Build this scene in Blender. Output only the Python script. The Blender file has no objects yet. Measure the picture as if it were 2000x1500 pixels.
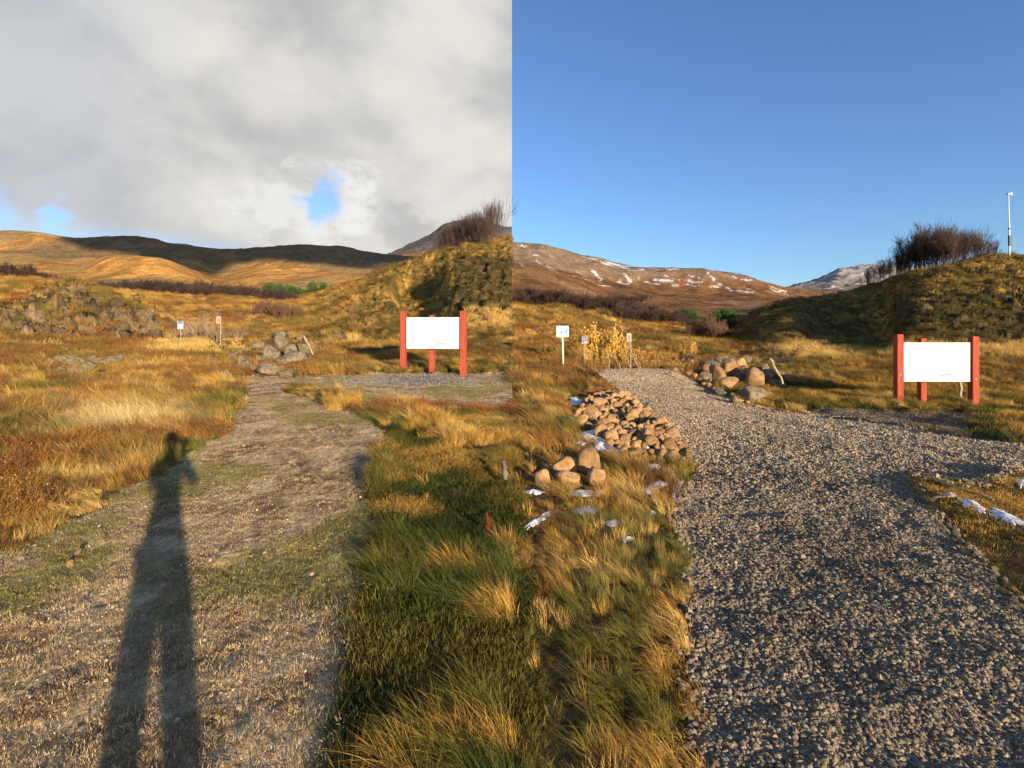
import bpy, bmesh, math, random
import numpy as np
from mathutils import Vector, Matrix, Euler
sc = bpy.context.scene
COL = sc.collection
rng = np.random.default_rng(7)
random.seed(7)
F = 1000.0      # focal length in pixels of the 2000 px wide photograph
HZ = 665.0      # row of the horizon
EYE = 1.6
# ---------------------------------------------------------------- camera
cam = bpy.data.cameras.new('camera'); camo = bpy.data.objects.new('camera', cam); COL.objects.link(camo)
camo.location = (0, 0, EYE); camo.rotation_euler = (math.pi/2, 0, 0)
cam.sensor_width = 36; cam.lens = 18; cam.shift_y = (HZ-750)/2000
cam.clip_start = 0.02; cam.clip_end = 12000
sc.camera = camo
# ---------------------------------------------------------------- light
SUN_EL = math.radians(9.0)
SH_AZ = math.radians(33.0)            # shadows run forwards and 33 degrees to the left
shadow_dir = Vector((-math.sin(SH_AZ), math.cos(SH_AZ), 0))
to_sun = Vector((-shadow_dir.x*math.cos(SUN_EL), -shadow_dir.y*math.cos(SUN_EL), math.sin(SUN_EL)))
sl = bpy.data.lights.new('sun', 'SUN'); sl.energy = 5.0; sl.angle = math.radians(0.6); sl.color = (1.0, 0.83, 0.60)
so = bpy.data.objects.new('sun', sl); COL.objects.link(so)
so.rotation_euler = (-to_sun).to_track_quat('-Z', 'Y').to_euler(); so.location = (20, -40, 30)
sc.view_settings.view_transform = 'Standard'; sc.view_settings.look = 'None'
sc.view_settings.exposure = 0.9; sc.view_settings.gamma = 1
sc.cycles.max_bounces = 5; sc.cycles.diffuse_bounces = 2; sc.cycles.glossy_bounces = 1
sc.cycles.transmission_bounces = 2; sc.cycles.transparent_max_bounces = 6
sc.cycles.use_denoising = True

# node helpers
class NT:
    def __init__(s, nt): s.nt = nt; s.n = nt.nodes; s.l = nt.links
    def new(s, t, **k):
        n = s.n.new(t)
        for a, b in k.items(): setattr(n, a, b)
        return n
    def put(s, sock, v):
        if hasattr(v, 'links') or isinstance(v, bpy.types.NodeSocket): s.l.new(v, sock)
        else: sock.default_value = v
    def math(s, op, a, b=0.0, c=None, clamp=False):
        n = s.new('ShaderNodeMath', operation=op, use_clamp=clamp)
        s.put(n.inputs[0], a); s.put(n.inputs[1], b)
        if c is not None: s.put(n.inputs[2], c)
        return n.outputs[0]
    def mix(s, f, a, b, mode='MIX'):
        n = s.new('ShaderNodeMix', data_type='RGBA', blend_type=mode)
        s.put(n.inputs[0], f)
        s.put(n.inputs[6], a if not isinstance(a, tuple) else (*a[:3], 1)); s.put(n.inputs[7], b if not isinstance(b, tuple) else (*b[:3], 1))
        return n.outputs[2]
    def noise(s, vec, scale, detail=4, rough=0.55, dist=0.0, out=0):
        n = s.new('ShaderNodeTexNoise'); 
        if vec is not None: s.l.new(vec, n.inputs['Vector'])
        n.inputs['Scale'].default_value = scale; n.inputs['Detail'].default_value = detail
        n.inputs['Roughness'].default_value = rough; n.inputs['Distortion'].default_value = dist
        return n.outputs[out]
    def ramp(s, f, a, b, lo=0.0, hi=1.0, smooth=True):
        n = s.new('ShaderNodeMapRange', interpolation_type='SMOOTHSTEP' if smooth else 'LINEAR')
        s.put(n.inputs[0], f); s.put(n.inputs[1], a); s.put(n.inputs[2], b); s.put(n.inputs[3], lo); s.put(n.inputs[4], hi)
        return n.outputs[0]

# ---------------------------------------------------------------- sky
w = bpy.data.worlds.new('World'); sc.world = w; w.use_nodes = True
T = NT(w.node_tree); T.n.clear()
wo = T.new('ShaderNodeOutputWorld'); bg = T.new('ShaderNodeBackground'); T.l.new(bg.outputs[0], wo.inputs[0])
sky = T.new('ShaderNodeTexSky', sky_type='NISHITA'); sky.sun_disc = False
sky.sun_elevation = SUN_EL; sky.sun_rotation = math.atan2(to_sun.x, to_sun.y)
sky.air_density = 1.0; sky.dust_density = 0.3; sky.ozone_density = 2.0
tc = T.new('ShaderNodeTexCoord'); sep = T.new('ShaderNodeSeparateXYZ'); T.l.new(tc.outputs['Generated'], sep.inputs[0])
dx, dy, dz = sep.outputs
SKYK = 0.10
# azimuth / elevation of the looked-at direction
az = T.math('ARCTAN2', dx, dy); hlen = T.math('SQRT', T.math('ADD', T.math('MULTIPLY', dx, dx), T.math('MULTIPLY', dy, dy)))
el = T.math('ARCTAN2', dz, hlen)
comb = T.new('ShaderNodeCombineXYZ'); T.put(comb.inputs[0], az); T.put(comb.inputs[1], T.math('MULTIPLY', el, 1.5)); comb.inputs[2].default_value = 3.1
P = comb.outputs[0]
def blob(a, e, ra, re):          # soft round patch of sky at azimuth a, elevation e (degrees)
    A = T.math('DIVIDE', T.math('SUBTRACT', az, math.radians(a)), math.radians(ra))
    E = T.math('DIVIDE', T.math('SUBTRACT', el, math.radians(e)), math.radians(re))
    r = T.math('SQRT', T.math('ADD', T.math('MULTIPLY', A, A), T.math('MULTIPLY', E, E)))
    r = T.math('ADD', r, T.math('MULTIPLY', T.math('SUBTRACT', T.noise(P, 14, 9, 0.62, 0.2), 0.5), 4.2))
    return T.ramp(r, 1.35, 0.35)
n1 = T.noise(P, 3.6, 8, 0.5, 0.2); n2 = T.noise(P, 7, 6, 0.5)
clear = T.math('MAXIMUM', T.math('MAXIMUM', blob(-20.0, 14.4, 1.9, 1.9), T.math('MULTIPLY', blob(-41.8, 7.9, 1.2, 3.2), .8)), T.math('MULTIPLY', blob(-45.5, 10.0, 1.6, 2.0), 0.7))
low = T.ramp(el, math.radians(7.8), math.radians(10.6), 0.8, 0.0)
clear = T.math('MAXIMUM', clear, T.math('MULTIPLY', low, T.ramp(az, math.radians(-23), math.radians(-36), 0.0, 1.0)))
grey = T.mix(T.ramp(n1, 0.35, 0.65), (0.50, 0.50, 0.51), (0.80, 0.775, 0.73))
grey = T.mix(T.math('MULTIPLY', T.math('MAXIMUM', T.math('MAXIMUM', blob(-16.9, 13.6, 2.8, 3.4), T.math('MULTIPLY', blob(-24, 13.2, 5.0, 3.0), .75)), T.math('MULTIPLY', blob(-27.0, 12, 4.0, 4.0), .35)), 0.85), grey, (0.93, 0.92, 0.90))
grey = T.mix(T.math('MULTIPLY', blob(-12.6, 12.4, 2.6, 3.0), 0.6), grey, (0.50, 0.49, 0.49))
grey = T.mix(T.ramp(az, math.radians(-30), math.radians(-42), 0, 0.45), grey, (0.44, 0.50, 0.60))
cloudc = T.mix(1.0, grey, (1/1.87, 1/1.87, 1/1.87), 'MULTIPLY')   # for exposure 0.65
# clear sky
hs = T.new('ShaderNodeHueSaturation'); T.l.new(sky.outputs[0], hs.inputs['Color']); hs.inputs['Saturation'].default_value = 1.0
skyc = T.mix(1.0, hs.outputs[0], (SKYK*.80, SKYK*1.0, SKYK*1.36), 'MULTIPLY')
veil = T.math('MULTIPLY', clear, 0.85)
left = T.math('LESS_THAN', dx, 0.0)
front = T.math('GREATER_THAN', dy, -0.15)
zenith_open = T.ramp(el, math.radians(33), math.radians(42), 1.0, 0.0)
cl = T.math('MULTIPLY', T.math('MULTIPLY', left, front), T.math('MULTIPLY', zenith_open, T.math('SUBTRACT', 1.0, veil)))
final = T.mix(cl, skyc, cloudc)
T.l.new(final, bg.inputs[0]); bg.inputs[1].default_value = 1.0

# ---------------------------------------------------------------- noise in numpy
def _h(ix, iy, s):
    n = (ix.astype(np.int64)*374761393 + iy.astype(np.int64)*668265263 + s*1442695041) & 0xffffffff
    n = ((n ^ (n >> 13))*1274126177) & 0xffffffff
    n = (n ^ (n >> 16)) & 0xffffffff
    return n/4294967295.0
def vnoise(x, y, s=0):
    x = np.asarray(x, float); y = np.asarray(y, float)
    ix = np.floor(x); iy = np.floor(y); fx = x-ix; fy = y-iy
    fx = fx*fx*(3-2*fx); fy = fy*fy*(3-2*fy); ix = ix.astype(np.int64); iy = iy.astype(np.int64)
    a = _h(ix, iy, s); b = _h(ix+1, iy, s); c = _h(ix, iy+1, s); d = _h(ix+1, iy+1, s)
    return a+(b-a)*fx+(c-a)*fy+(a-b-c+d)*fx*fy
def fbm(x, y, o=4, s=0, g=0.5):
    t = 0; a = 1; tot = 0
    for i in range(o):
        t = t+a*vnoise(x*2**i+17.3*i, y*2**i-9.1*i, s+i); tot += a; a *= g
    return t/tot
def sstep(a, b, x):
    t = np.clip((x-a)/(b-a), 0, 1); return t*t*(3-2*t)
def inpoly(u, v, poly):
    ins = np.zeros(np.shape(u), bool); n = len(poly)
    for i in range(n):
        x1, y1 = poly[i]; x2, y2 = poly[(i+1) % n]
        if y1 == y2: continue
        c = ((y1 > v) != (y2 > v)) & (u < (x2-x1)*(v-y1)/(y2-y1)+x1)
        ins ^= c
    return ins

# ---------------------------------------------------------------- relief of the land
# each station: the land's sight-line row at a list of distances, for both halves of the picture
DK = np.array([14, 17, 20, 24, 30, 38, 50, 65, 90, 140, 245, 300, 420, 495, 700, 1100.])
LEFT = {
 -500: [745,722,700,665,610,565,548,550,560,562,545,518,490,452,470,480],
 0:   [745,722,700,665,610,563,546,550,558,560,545,520,492,452,470,480],
 65:  [746,724,703,672,615,566,549,553,560,562,545,522,494,453,472,482],
 150: [748,728,710,685,625,572,557,562,570,566,545,528,505,467,480,490],
 210: [749,729,712,688,632,578,570,570,571,568,545,503,504,463,480,490],
 250: [750,730,714,690,640,592,578,573,572,575,545,500,503,463,480,492],
 300: [752,732,716,698,660,622,588,575,572,575,548,504,506,466,483,495],
 330: [753,733,718,702,680,650,606,579,572,574,552,512,507,476,485,495],
 380: [754,734,720,705,680,650,608,582,574,576,560,535,510,482,490,497],
 430: [754,735,721,706,680,650,610,584,574,580,575,562,530,487,495,500],
 460: [754,735,721,706,680,650,611,586,576,580,572,555,528,488,495,500],
 520: [754,734,720,707,682,650,613,590,578,576,568,545,520,482,494,500],
 600: [754,734,720,705,680,645,610,592,582,578,565,545,520,478,494,500],
 650: [755,735,720,703,675,635,597,575,572,572,563,545,520,480,494,500],
 700: [757,736,720,700,662,620,576,548,558,565,560,545,520,490,496,500],
 750: [762,739,722,697,655,605,555,530,545,555,550,540,515,499,500,500],
 775: [765,742,724,695,650,603,548,524,540,550,545,535,515,500,503,490],
 800: [768,745,725,693,662,636,584,516,530,545,545,535,515,502,505,478],
 850: [770,747,726,693,660,628,566,499,520,540,540,530,515,503,505,450],
 875: [771,748,727,690,650,604,536,490,515,535,538,528,515,503,505,434],
 895: [772,748,727,688,628,560,505,483,510,530,535,525,515,503,505,431],
 950: [774,750,728,685,620,552,493,470,500,520,530,525,515,503,505,435],
 999: [776,752,730,685,615,548,486,463,490,520,530,525,515,503,505,440]}
RIGHT = {
 1001:[780,757,735,712,690,662,625,597,585,578,552,527,512,474,485,495],
 1060:[788,760,733,708,695,665,628,600,588,580,558,530,518,481,488,498],
 1100:[792,762,732,707,698,667,631,604,591,583,565,538,530,492,495,505],
 1140:[795,762,725,716,705,671,637,610,596,587,572,550,540,502,505,515],
 1165:[795,760,722,728,710,676,643,616,600,591,580,562,548,505,510,520],
 1200:[795,760,722,732,714,682,655,630,608,597,590,575,558,516,520,530],
 1250:[795,760,722,732,714,684,656,632,612,600,593,580,562,524,530,540],
 1310:[795,760,722,728,712,684,658,636,625,615,600,588,566,526,533,543],
 1400:[799,767,737,716,702,682,662,650,640,628,605,590,572,530,537,547],
 1450:[802,770,738,714,700,680,655,630,632,620,604,590,574,540,545,555],
 1500:[803,772,738,710,693,668,628,601,612,610,600,590,578,556,562,572],
 1550:[803,773,738,705,685,655,612,590,600,600,595,590,582,569,567,559],
 1600:[804,774,738,702,688,674,645,584,595,598,595,590,582,575,570,545],
 1640:[804,775,738,702,690,678,652,575,590,597,595,590,582,575,570,522],
 1700:[804,776,738,702,691,679,650,560,575,590,595,590,582,575,570,518],
 1738:[805,777,738,700,688,672,620,549,565,585,590,588,582,575,570,520],
 1760:[806,778,738,692,650,585,556,545,560,580,590,588,582,575,570,523],
 1800:[807,779,738,690,625,563,533,540,555,575,590,588,582,575,570,527],
 1850:[808,779,738,690,620,558,523,535,550,575,590,588,582,575,570,530],
 1900:[808,779,738,690,618,554,512,525,545,575,590,588,582,575,570,535],
 1950:[808,779,738,690,618,550,502,515,540,575,590,588,582,575,570,540],
 2000:[808,779,738,690,618,550,502,512,540,575,590,588,582,575,570,540],
 2500:[808,779,738,690,620,555,520,525,545,575,590,588,582,575,570,540]}
HNU = np.array([-500, 700, 1000, 1400, 2600.]); HNV = np.array([640, 640, 665, 690, 690.])
LD = np.linspace(math.log(0.3), math.log(1100), 460)
def pchip(x, y, xi):
    h = np.diff(x); dl = np.diff(y)/h; m = np.zeros_like(y)
    for i in range(1, len(x)-1):
        if dl[i-1]*dl[i] > 0:
            w1 = 2*h[i]+h[i-1]; w2 = h[i]+2*h[i-1]; m[i] = (w1+w2)/(w1/dl[i-1]+w2/dl[i])
    m[0] = dl[0]; m[-1] = dl[-1]
    k = np.clip(np.searchsorted(x, xi)-1, 0, len(x)-2); t = (xi-x[k])/h[k]; hh = h[k]
    return ((2*t**3-3*t**2+1)*y[k]+(t**3-2*t**2+t)*hh*m[k]+(-2*t**3+3*t**2)*y[k+1]+(t**3-t**2)*hh*m[k+1])
def build_half(tab, ug):
    us = sorted(tab); rows = []
    near = [0.3, 0.5, 0.8, 1.3, 2, 3, 4.5, 6.5, 9, 11]
    for u_ in us:
        hn = np.interp(u_, HNU, HNV)
        dk = np.log(np.array(near+list(DK)))
        # interpolate the height (metres), which keeps the land smooth
        vv = np.array([hn+1600/d for d in near]+tab[u_], float)
        dd = np.exp(dk); zz = EYE+(HZ-vv)/F*dd
        rows.append(pchip(dk, zz/dd, LD)*np.exp(LD))
    rows = np.array(rows); out = np.zeros((len(ug), len(LD)))
    for j in range(len(LD)): out[:, j] = pchip(np.array(us, float), rows[:, j], ug)
    return out
UL = np.arange(-500, 1000.1, 5); UR = np.arange(1000, 2500.1, 5)
TL = build_half(LEFT, np.clip(UL, -500, 999)); TR = build_half(RIGHT, np.clip(UR, 1001, 2500))
def lookup(tab, u0, u, ld):
    fu = np.clip((u-u0)/5.0, 0, tab.shape[0]-1.001); fd = np.clip((ld-LD[0])/(LD[1]-LD[0]), 0, len(LD)-1.001)
    iu = fu.astype(int); jd = fd.astype(int); a = fu-iu; b = fd-jd
    return tab[iu, jd]*(1-a)*(1-b)+tab[iu+1, jd]*a*(1-b)+tab[iu, jd+1]*(1-a)*b+tab[iu+1, jd+1]*a*b
PATH_L = [(470,733),(520,737),(600,733),(700,730),(800,728),(1002,728),(1002,800),(940,797),(880,792),(800,786),(720,790),(700,778),(650,764),(590,755),(556,757),(600,770),(650,790),(700,808),(745,830),(738,870),(730,920),(742,980),(735,1040),(722,1125),(700,1300),(640,2000),(600,6000),(-9000,6000),(-2500,1900),(-400,1200),(-60,1105),(60,1068),(130,1028),(200,985),(290,935),(370,893),(430,855),(470,810),(481,775)]
PATH_R = [(1160,721),(1312,719),(1355,745),(1400,770),(1450,785),(1500,797),(1560,806),(1640,820),(1750,833),(1850,850),(1960,864),(2100,874),(2400,900),(2400,960),(2060,925),(1985,916),(1925,946),(1880,940),(1830,932),(1775,925),(1785,955),(1815,985),(1835,1020),(1870,1060),(1925,1110),(1990,1190),(2070,1280),(2300,1500),(6000,6000),(1400,6000),(1372,1500),(1352,1300),(1348,1125),(1333,1060),(1318,1005),(1330,960),(1366,912),(1350,893),(1310,843),(1262,803),(1205,757)]
DIRT_R = [(1560,800),(1640,797),(1740,798),(1800,803),(1900,803),(2000,792),(2200,790),(2400,800),(2400,900),(2100,874),(1960,864),(1850,850),(1750,833),(1640,820),(1560,806)]
ROCKY_L = [(-60,600),(0,595),(60,580),(110,560),(160,560),(205,580),(245,600),(300,598),(312,640),(330,670),(300,672),(200,665),(100,662),(30,662),(-60,665)]
def uvd(x, y, z):
    ys = np.maximum(y, 0.35)
    return 1000+F*x/ys, HZ-(z-EYE)/ys*F, ys
def base_z(x, y):
    ys = np.maximum(y, 0.35); u = 1000+F*x/ys; ld = np.log(ys)
    u = u+(fbm(x*.16, y*.16, 4, 15)-.5)*110*sstep(24, 34, ys)*(1-sstep(90, 160, ys))*np.clip(np.abs(u-1000)/90, 0, 1)
    z = np.where(x < 0, lookup(TL, -500, np.minimum(u, 999.9), ld), lookup(TR, 1000, np.maximum(u, 1000.), ld))
    return np.where(y < 0.35, 0.0, z)
def pathness(x, y, z):
    u, v, d = uvd(x, y, z)
    wob = (fbm(x*2.2, y*2.2, 3, 5)-.5)*36/np.maximum(d, 2.)**.5*np.where(x < 0, 2.8, 1.6)
    a = inpoly(u+wob, v+wob*.5, PATH_L) & (x < 0); b = inpoly(u+wob*.45, v+wob*.2, PATH_R) & (x >= 0)
    return np.where(y < 0.35, 0, a*1+b*2)
def ground_z(x, y, fine=True):
    x = np.asarray(x, float); y = np.asarray(y, float)
    z = base_z(x, y)
    if not fine: return z
    u, v, d = uvd(x, y, z)
    nearf = sstep(9, 22, d)*(1-sstep(60, 120, d)); p = pathness(x, y, z)
    off = (p == 0)
    # hummocks of the meadow and the hills
    z = z+off*(1-sstep(20, 40, d))*(fbm(x*1.25, y*1.25, 3, 11)-.45)*0.34*sstep(2.5, 7, d)
    z = z+nearf*(fbm(x*.35, y*.35, 5, 21)-.5)*0.9*sstep(22, 40, d)
    z = z+sstep(22, 34, d)*(1-sstep(60, 130, d))*(fbm(x*1.3, y*1.3, 3, 27)-.5)*0.45
    flk = sstep(24, 34, d)*(1-sstep(70, 110, d))*(((u > 690) & (x < 0)) | (u > 1480))
    z = z+flk*((.5-np.abs(fbm(x*1.2, y*.45, 4, 29, .6)-.5)*3)*.5+(fbm(x*2.6, y*1.0, 3, 30)-.5)*.35-.1)
    far = sstep(110, 280, d)
    rid = 1-np.abs(2*fbm(x*.014, y*.010, 5, 31, .5)-1)
    z = z+far*(rid-.72)*d*np.where(x < 0, .008, .014)+far*(fbm(x*.06, y*.06, 5, 37)-.5)*d*.007
    # crag on the left
    rk = inpoly(u+(fbm(x*.5, y*.5, 3, 3)-.5)*60, v, ROCKY_L) & (x < 0) & (d > 18) & (d < 60)
    cr = np.abs(2*fbm(x*.55, y*.75, 5, 41, .6)-1); st = np.floor(fbm(x*.4, y*.9, 4, 43)*9)/9
    z = z+rk*((cr-.3)*1.7+(st-.5)*2.2+(np.abs(2*fbm(x*1.7, y*1.9, 4, 45, .6)-1)-.3)*.5)
    # crag on the two hill flanks
    rr = (((u > 1750) & (v > 585) & (v < 680) & (u < 2000)) | ((u > 1585) & (u < 1640) & (v > 590) & (v < 665)) | ((u > 740) & (u < 800) & (v > 530) & (v < 610)) | ((u > 885) & (u < 1000) & (v > 540) & (v < 620))) & (d > 22) & (d < 60)
    cr2 = np.abs(2*fbm(x*.7, y*.8, 5, 47, .6)-1)
    z = z+rr*((cr2-.3)*.75)
    # worn surfaces
    z = z+(p == 1)*(fbm(x*5, y*5, 4, 51)-.5)*0.045+(p == 2)*(fbm(x*3.5, y*3.5, 5, 53, .6)-.5)*0.07
    return z
def seek(u, v, dmin=2.0, dmax=1090.):
    """first point of the land met by the sight line (u, v)"""
    d = np.exp(np.linspace(math.log(dmin), math.log(dmax), 900)); x = (u-1000)/F*d
    z = ground_z(x, d); vv = HZ-(z-EYE)/d*F
    k = np.argmax(vv <= v)
    return Vector((float(x[k]), float(d[k]), float(z[k])))
def on(x, y, dz=0.0):
    return Vector((x, y, float(ground_z(np.array([x]), np.array([y]))[0])+dz))

SNOW = [(1124,787,15,5,5),(1130,821,30,6,8),(1097,843,16,5,-38),(1146,851,20,8,-10),(1172,868,15,9,10),(1208,888,28,8,8),(1196,852,7,3,0),(1260,875,16,4,-25),(1278,911,24,7,-18),(1312,930,18,8,50),(1325,950,9,20,8),(1316,975,6,10,0),(1133,963,32,6,-4),(1275,953,42,5,-16),(1143,1002,23,7,-5),(1072,1006,13,4,-15),(1045,1023,22,5,-28),(1199,1024,17,6,-2),(1273,1004,7,4,0),(1226,1058,11,3,-15),(1012,1092,16,8,-15),(1034,855,9,5,0),(1898,986,32,6,22),(1965,1010,40,9,15),(2040,1030,40,8,12),(1855,968,12,4,15),(1998,942,14,13,30),(1565,770,10,2,5),(1550,797,22,3,8),(1690,776,9,2,0),(1602,795,8,2,10),(1062,858,10,3,0),(1040,962,22,5,5),(1170,966,14,5,-30)]
def in_snow(u, v, g=1.0):
    r = np.zeros(np.shape(u), bool)
    for cx, cy, rx, ry, an in SNOW:
        a = math.radians(an); X = (u-cx)*math.cos(a)+(v-cy)*math.sin(a); Y = -(u-cx)*math.sin(a)+(v-cy)*math.cos(a)
        r |= (X/rx)**2+(Y/ry)**2 < g
    return r
THIN = [[(400,652),(630,648),(628,700),(600,735),(560,742),(480,740),(400,725)], [(1310,695),(1560,688),(1565,790),(1500,802),(1400,780),(1330,740)], [(1120,712),(1215,712),(1260,800),(1230,790),(1180,765),(1130,745)], [(75,695),(265,695),(262,735),(75,735)], [(1040,880),(1190,870),(1200,955),(1040,965)], [(120,1070),(165,1070),(165,1115),(120,1115)]]
def thinned(u, v):
    r = np.zeros(np.shape(u), bool)
    for q in THIN: r |= inpoly(u, v, q)
    return r
# ---------------------------------------------------------------- tags, meshes, materials
def tag(o, label=None, cat=None, group=None, kind=None):
    if label: o['label'] = label
    if cat: o['category'] = cat
    if group: o['group'] = group
    if kind: o['kind'] = kind
    return o
def mesh_np(name, V, Fc, mat=None, smooth=False, cols=None, link=True, parent=None):
    V = np.asarray(V, np.float32); Fc = np.asarray(Fc, np.int32); k = Fc.shape[1]
    me = bpy.data.meshes.new(name); me.vertices.add(len(V)); me.vertices.foreach_set('co', V.ravel())
    me.loops.add(Fc.size); me.loops.foreach_set('vertex_index', Fc.ravel())
    me.polygons.add(len(Fc)); me.polygons.foreach_set('loop_start', np.arange(0, Fc.size, k, dtype=np.int32))
    if smooth: me.polygons.foreach_set('use_smooth', np.ones(len(Fc), bool))
    me.update(calc_edges=True)
    if cols is not None:
        at = me.color_attributes.new('tone', 'FLOAT_COLOR', 'POINT')
        c = np.ones((len(V), 4), np.float32); c[:, :cols.shape[1]] = cols; at.data.foreach_set('color', c.ravel())
    if mat:
        for m_ in (mat if isinstance(mat, (list, tuple)) else [mat]): me.materials.append(m_)
    o = bpy.data.objects.new(name, me)
    if link: COL.objects.link(o)
    if parent: o.parent = parent
    return o
def bm_obj(name, bm, mat, parent=None, smooth=False, link=True):
    me = bpy.data.meshes.new(name); bm.normal_update(); bm.to_mesh(me); bm.free(); me.materials.append(mat)
    if smooth: me.polygons.foreach_set('use_smooth', np.ones(len(me.polygons), bool))
    o = bpy.data.objects.new(name, me)
    if link: COL.objects.link(o)
    if parent: o.parent = parent
    return o
def empty(name, loc, rz=0, **k):
    o = bpy.data.objects.new(name, None); COL.objects.link(o); o.location = loc; o.rotation_euler = (0, 0, rz)
    o.empty_display_size = .2; return tag(o, **k)
def box(bm, c, s, bev=0.0, rot=None):
    g = bmesh.ops.create_cube(bm, size=1.0); vs = g['verts']
    bmesh.ops.scale(bm, vec=s, verts=vs)
    if bev:
        es = list({e for v_ in vs for e in v_.link_edges}); r = bmesh.ops.bevel(bm, geom=es, offset=bev, segments=2, affect='EDGES'); vs = list({v_ for v_ in r['verts']} | {v_ for v_ in vs if v_.is_valid})
    if rot: bmesh.ops.rotate(bm, cent=(0, 0, 0), matrix=Euler(rot).to_matrix(), verts=vs)
    bmesh.ops.translate(bm, vec=c, verts=vs)
def tube_np(pts, rad, sides=6):
    V = []; Fc = []; pts = [Vector(p) for p in pts]; n = len(pts)
    for i, p in enumerate(pts):
        t = (pts[min(i+1, n-1)]-pts[max(i-1, 0)]).normalized()
        a = t.cross(Vector((0.3, 1, 0.2)) if abs(t.y) < .9 else Vector((1, 0, .1))).normalized(); b = t.cross(a)
        for k in range(sides):
            q = 2*math.pi*k/sides; V.append(p+(a*math.cos(q)+b*math.sin(q))*rad[i])
    for i in range(n-1):
        for k in range(sides):
            Fc.append((i*sides+k, i*sides+(k+1) % sides, (i+1)*sides+(k+1) % sides, (i+1)*sides+k))
    V.append(pts[0]-(pts[1]-pts[0]).normalized()*rad[0]*.2); V.append(pts[-1]+(pts[-1]-pts[-2]).normalized()*rad[-1]*.3)
    a, b = len(V)-2, len(V)-1
    for k in range(sides):
        Fc.append((a, (k+1) % sides, k, k)); Fc.append((b, (n-1)*sides+k, (n-1)*sides+(k+1) % sides, (n-1)*sides+(k+1) % sides))
    return V, Fc
def tube_obj(name, pts, rad, mat, sides=8, parent=None):
    bm = bmesh.new(); V, Fc = tube_np(pts, rad, sides); vs = [bm.verts.new(p) for p in V]
    for f in Fc:
        ids = list(dict.fromkeys(f))
        if len(ids) > 2:
            try: bm.faces.new([vs[i] for i in ids])
            except ValueError: pass
    return bm_obj(name, bm, mat, parent, True)
def mat(name, col, rough=.9, metal=0, var=0.0, vscale=8.0, bump=0.0, bscale=30., coat=0, col2=None, stretch=None):
    m = bpy.data.materials.new(name); m.use_nodes = True; t = NT(m.node_tree); b = t.n['Principled BSDF']
    b.inputs['Roughness'].default_value = rough; b.inputs['Metallic'].default_value = metal
    b.inputs['Specular IOR Level'].default_value = .3
    tcn = t.new('ShaderNodeTexCoord'); vec = tcn.outputs['Object']
    if stretch:
        mp = t.new('ShaderNodeMapping'); mp.inputs['Scale'].default_value = stretch; t.l.new(vec, mp.inputs[0]); vec = mp.outputs[0]
    n = t.noise(vec, vscale, 5, .6)
    c2 = col2 or tuple(c*(1-var) for c in col)
    if var or col2:
        t.l.new(t.mix(t.ramp(n, .35, .68), col, c2), b.inputs['Base Color'])
    else: b.inputs['Base Color'].default_value = (*col, 1)
    if bump:
        bn = t.new('ShaderNodeBump'); bn.inputs['Strength'].default_value = 1; bn.inputs['Distance'].default_value = bump
        t.l.new(t.noise(vec, bscale, 5, .6), bn.inputs['Height']); t.l.new(bn.outputs[0], b.inputs['Normal'])
    return m

# terrain material: the kind of ground is a vertex attribute, the grain is noise
def land_mat(name, scales, bumpd, bumps, contrast):
    m = bpy.data.materials.new(name); m.use_nodes = True; t = NT(m.node_tree); b = t.n['Principled BSDF']
    b.inputs['Roughness'].default_value = 1; b.inputs['Specular IOR Level'].default_value = .05; far_ = 'mountain' in name
    at = t.new('ShaderNodeAttribute', attribute_name='tone'); g = t.new('ShaderNodeNewGeometry'); P_ = g.outputs['Position']
    if far_:
        mp = t.new('ShaderNodeMapping'); mp.inputs['Scale'].default_value = (1, .8, .8); t.l.new(P_, mp.inputs[0]); P_ = mp.outputs[0]
    c = at.outputs['Color']
    for s_, k_ in zip(scales, contrast):
        f = t.ramp(t.noise(P_, s_, 4, .62), .25, .75, 1-k_, 1+k_)
        cmb = t.new('ShaderNodeCombineColor'); [t.l.new(f, cmb.inputs[i]) for i in range(3)]
        c = t.mix(1.0, c, cmb.outputs[0], 'MULTIPLY')
    t.l.new(c, b.inputs['Base Color'])
    prev = None
    for s_, d_ in zip(bumps, bumpd):
        bn = t.new('ShaderNodeBump'); bn.inputs['Strength'].default_value = 1; bn.inputs['Distance'].default_value = d_
        t.l.new(t.noise(P_, s_, 5, .65), bn.inputs['Height'])
        if prev: t.l.new(prev, bn.inputs['Normal'])
        prev = bn.outputs[0]
    t.l.new(prev, b.inputs['Normal'])
    return m
M_LAND = land_mat('meadow_soil', [1.7, 14, 90], [.12, .02], [3.0, 38.], [.35, .4, .45])
M_FAR = land_mat('mountain_heath', [.05, .22, .9], [1.2, .5], [.12, .6], [.20, .30, .40])

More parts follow.
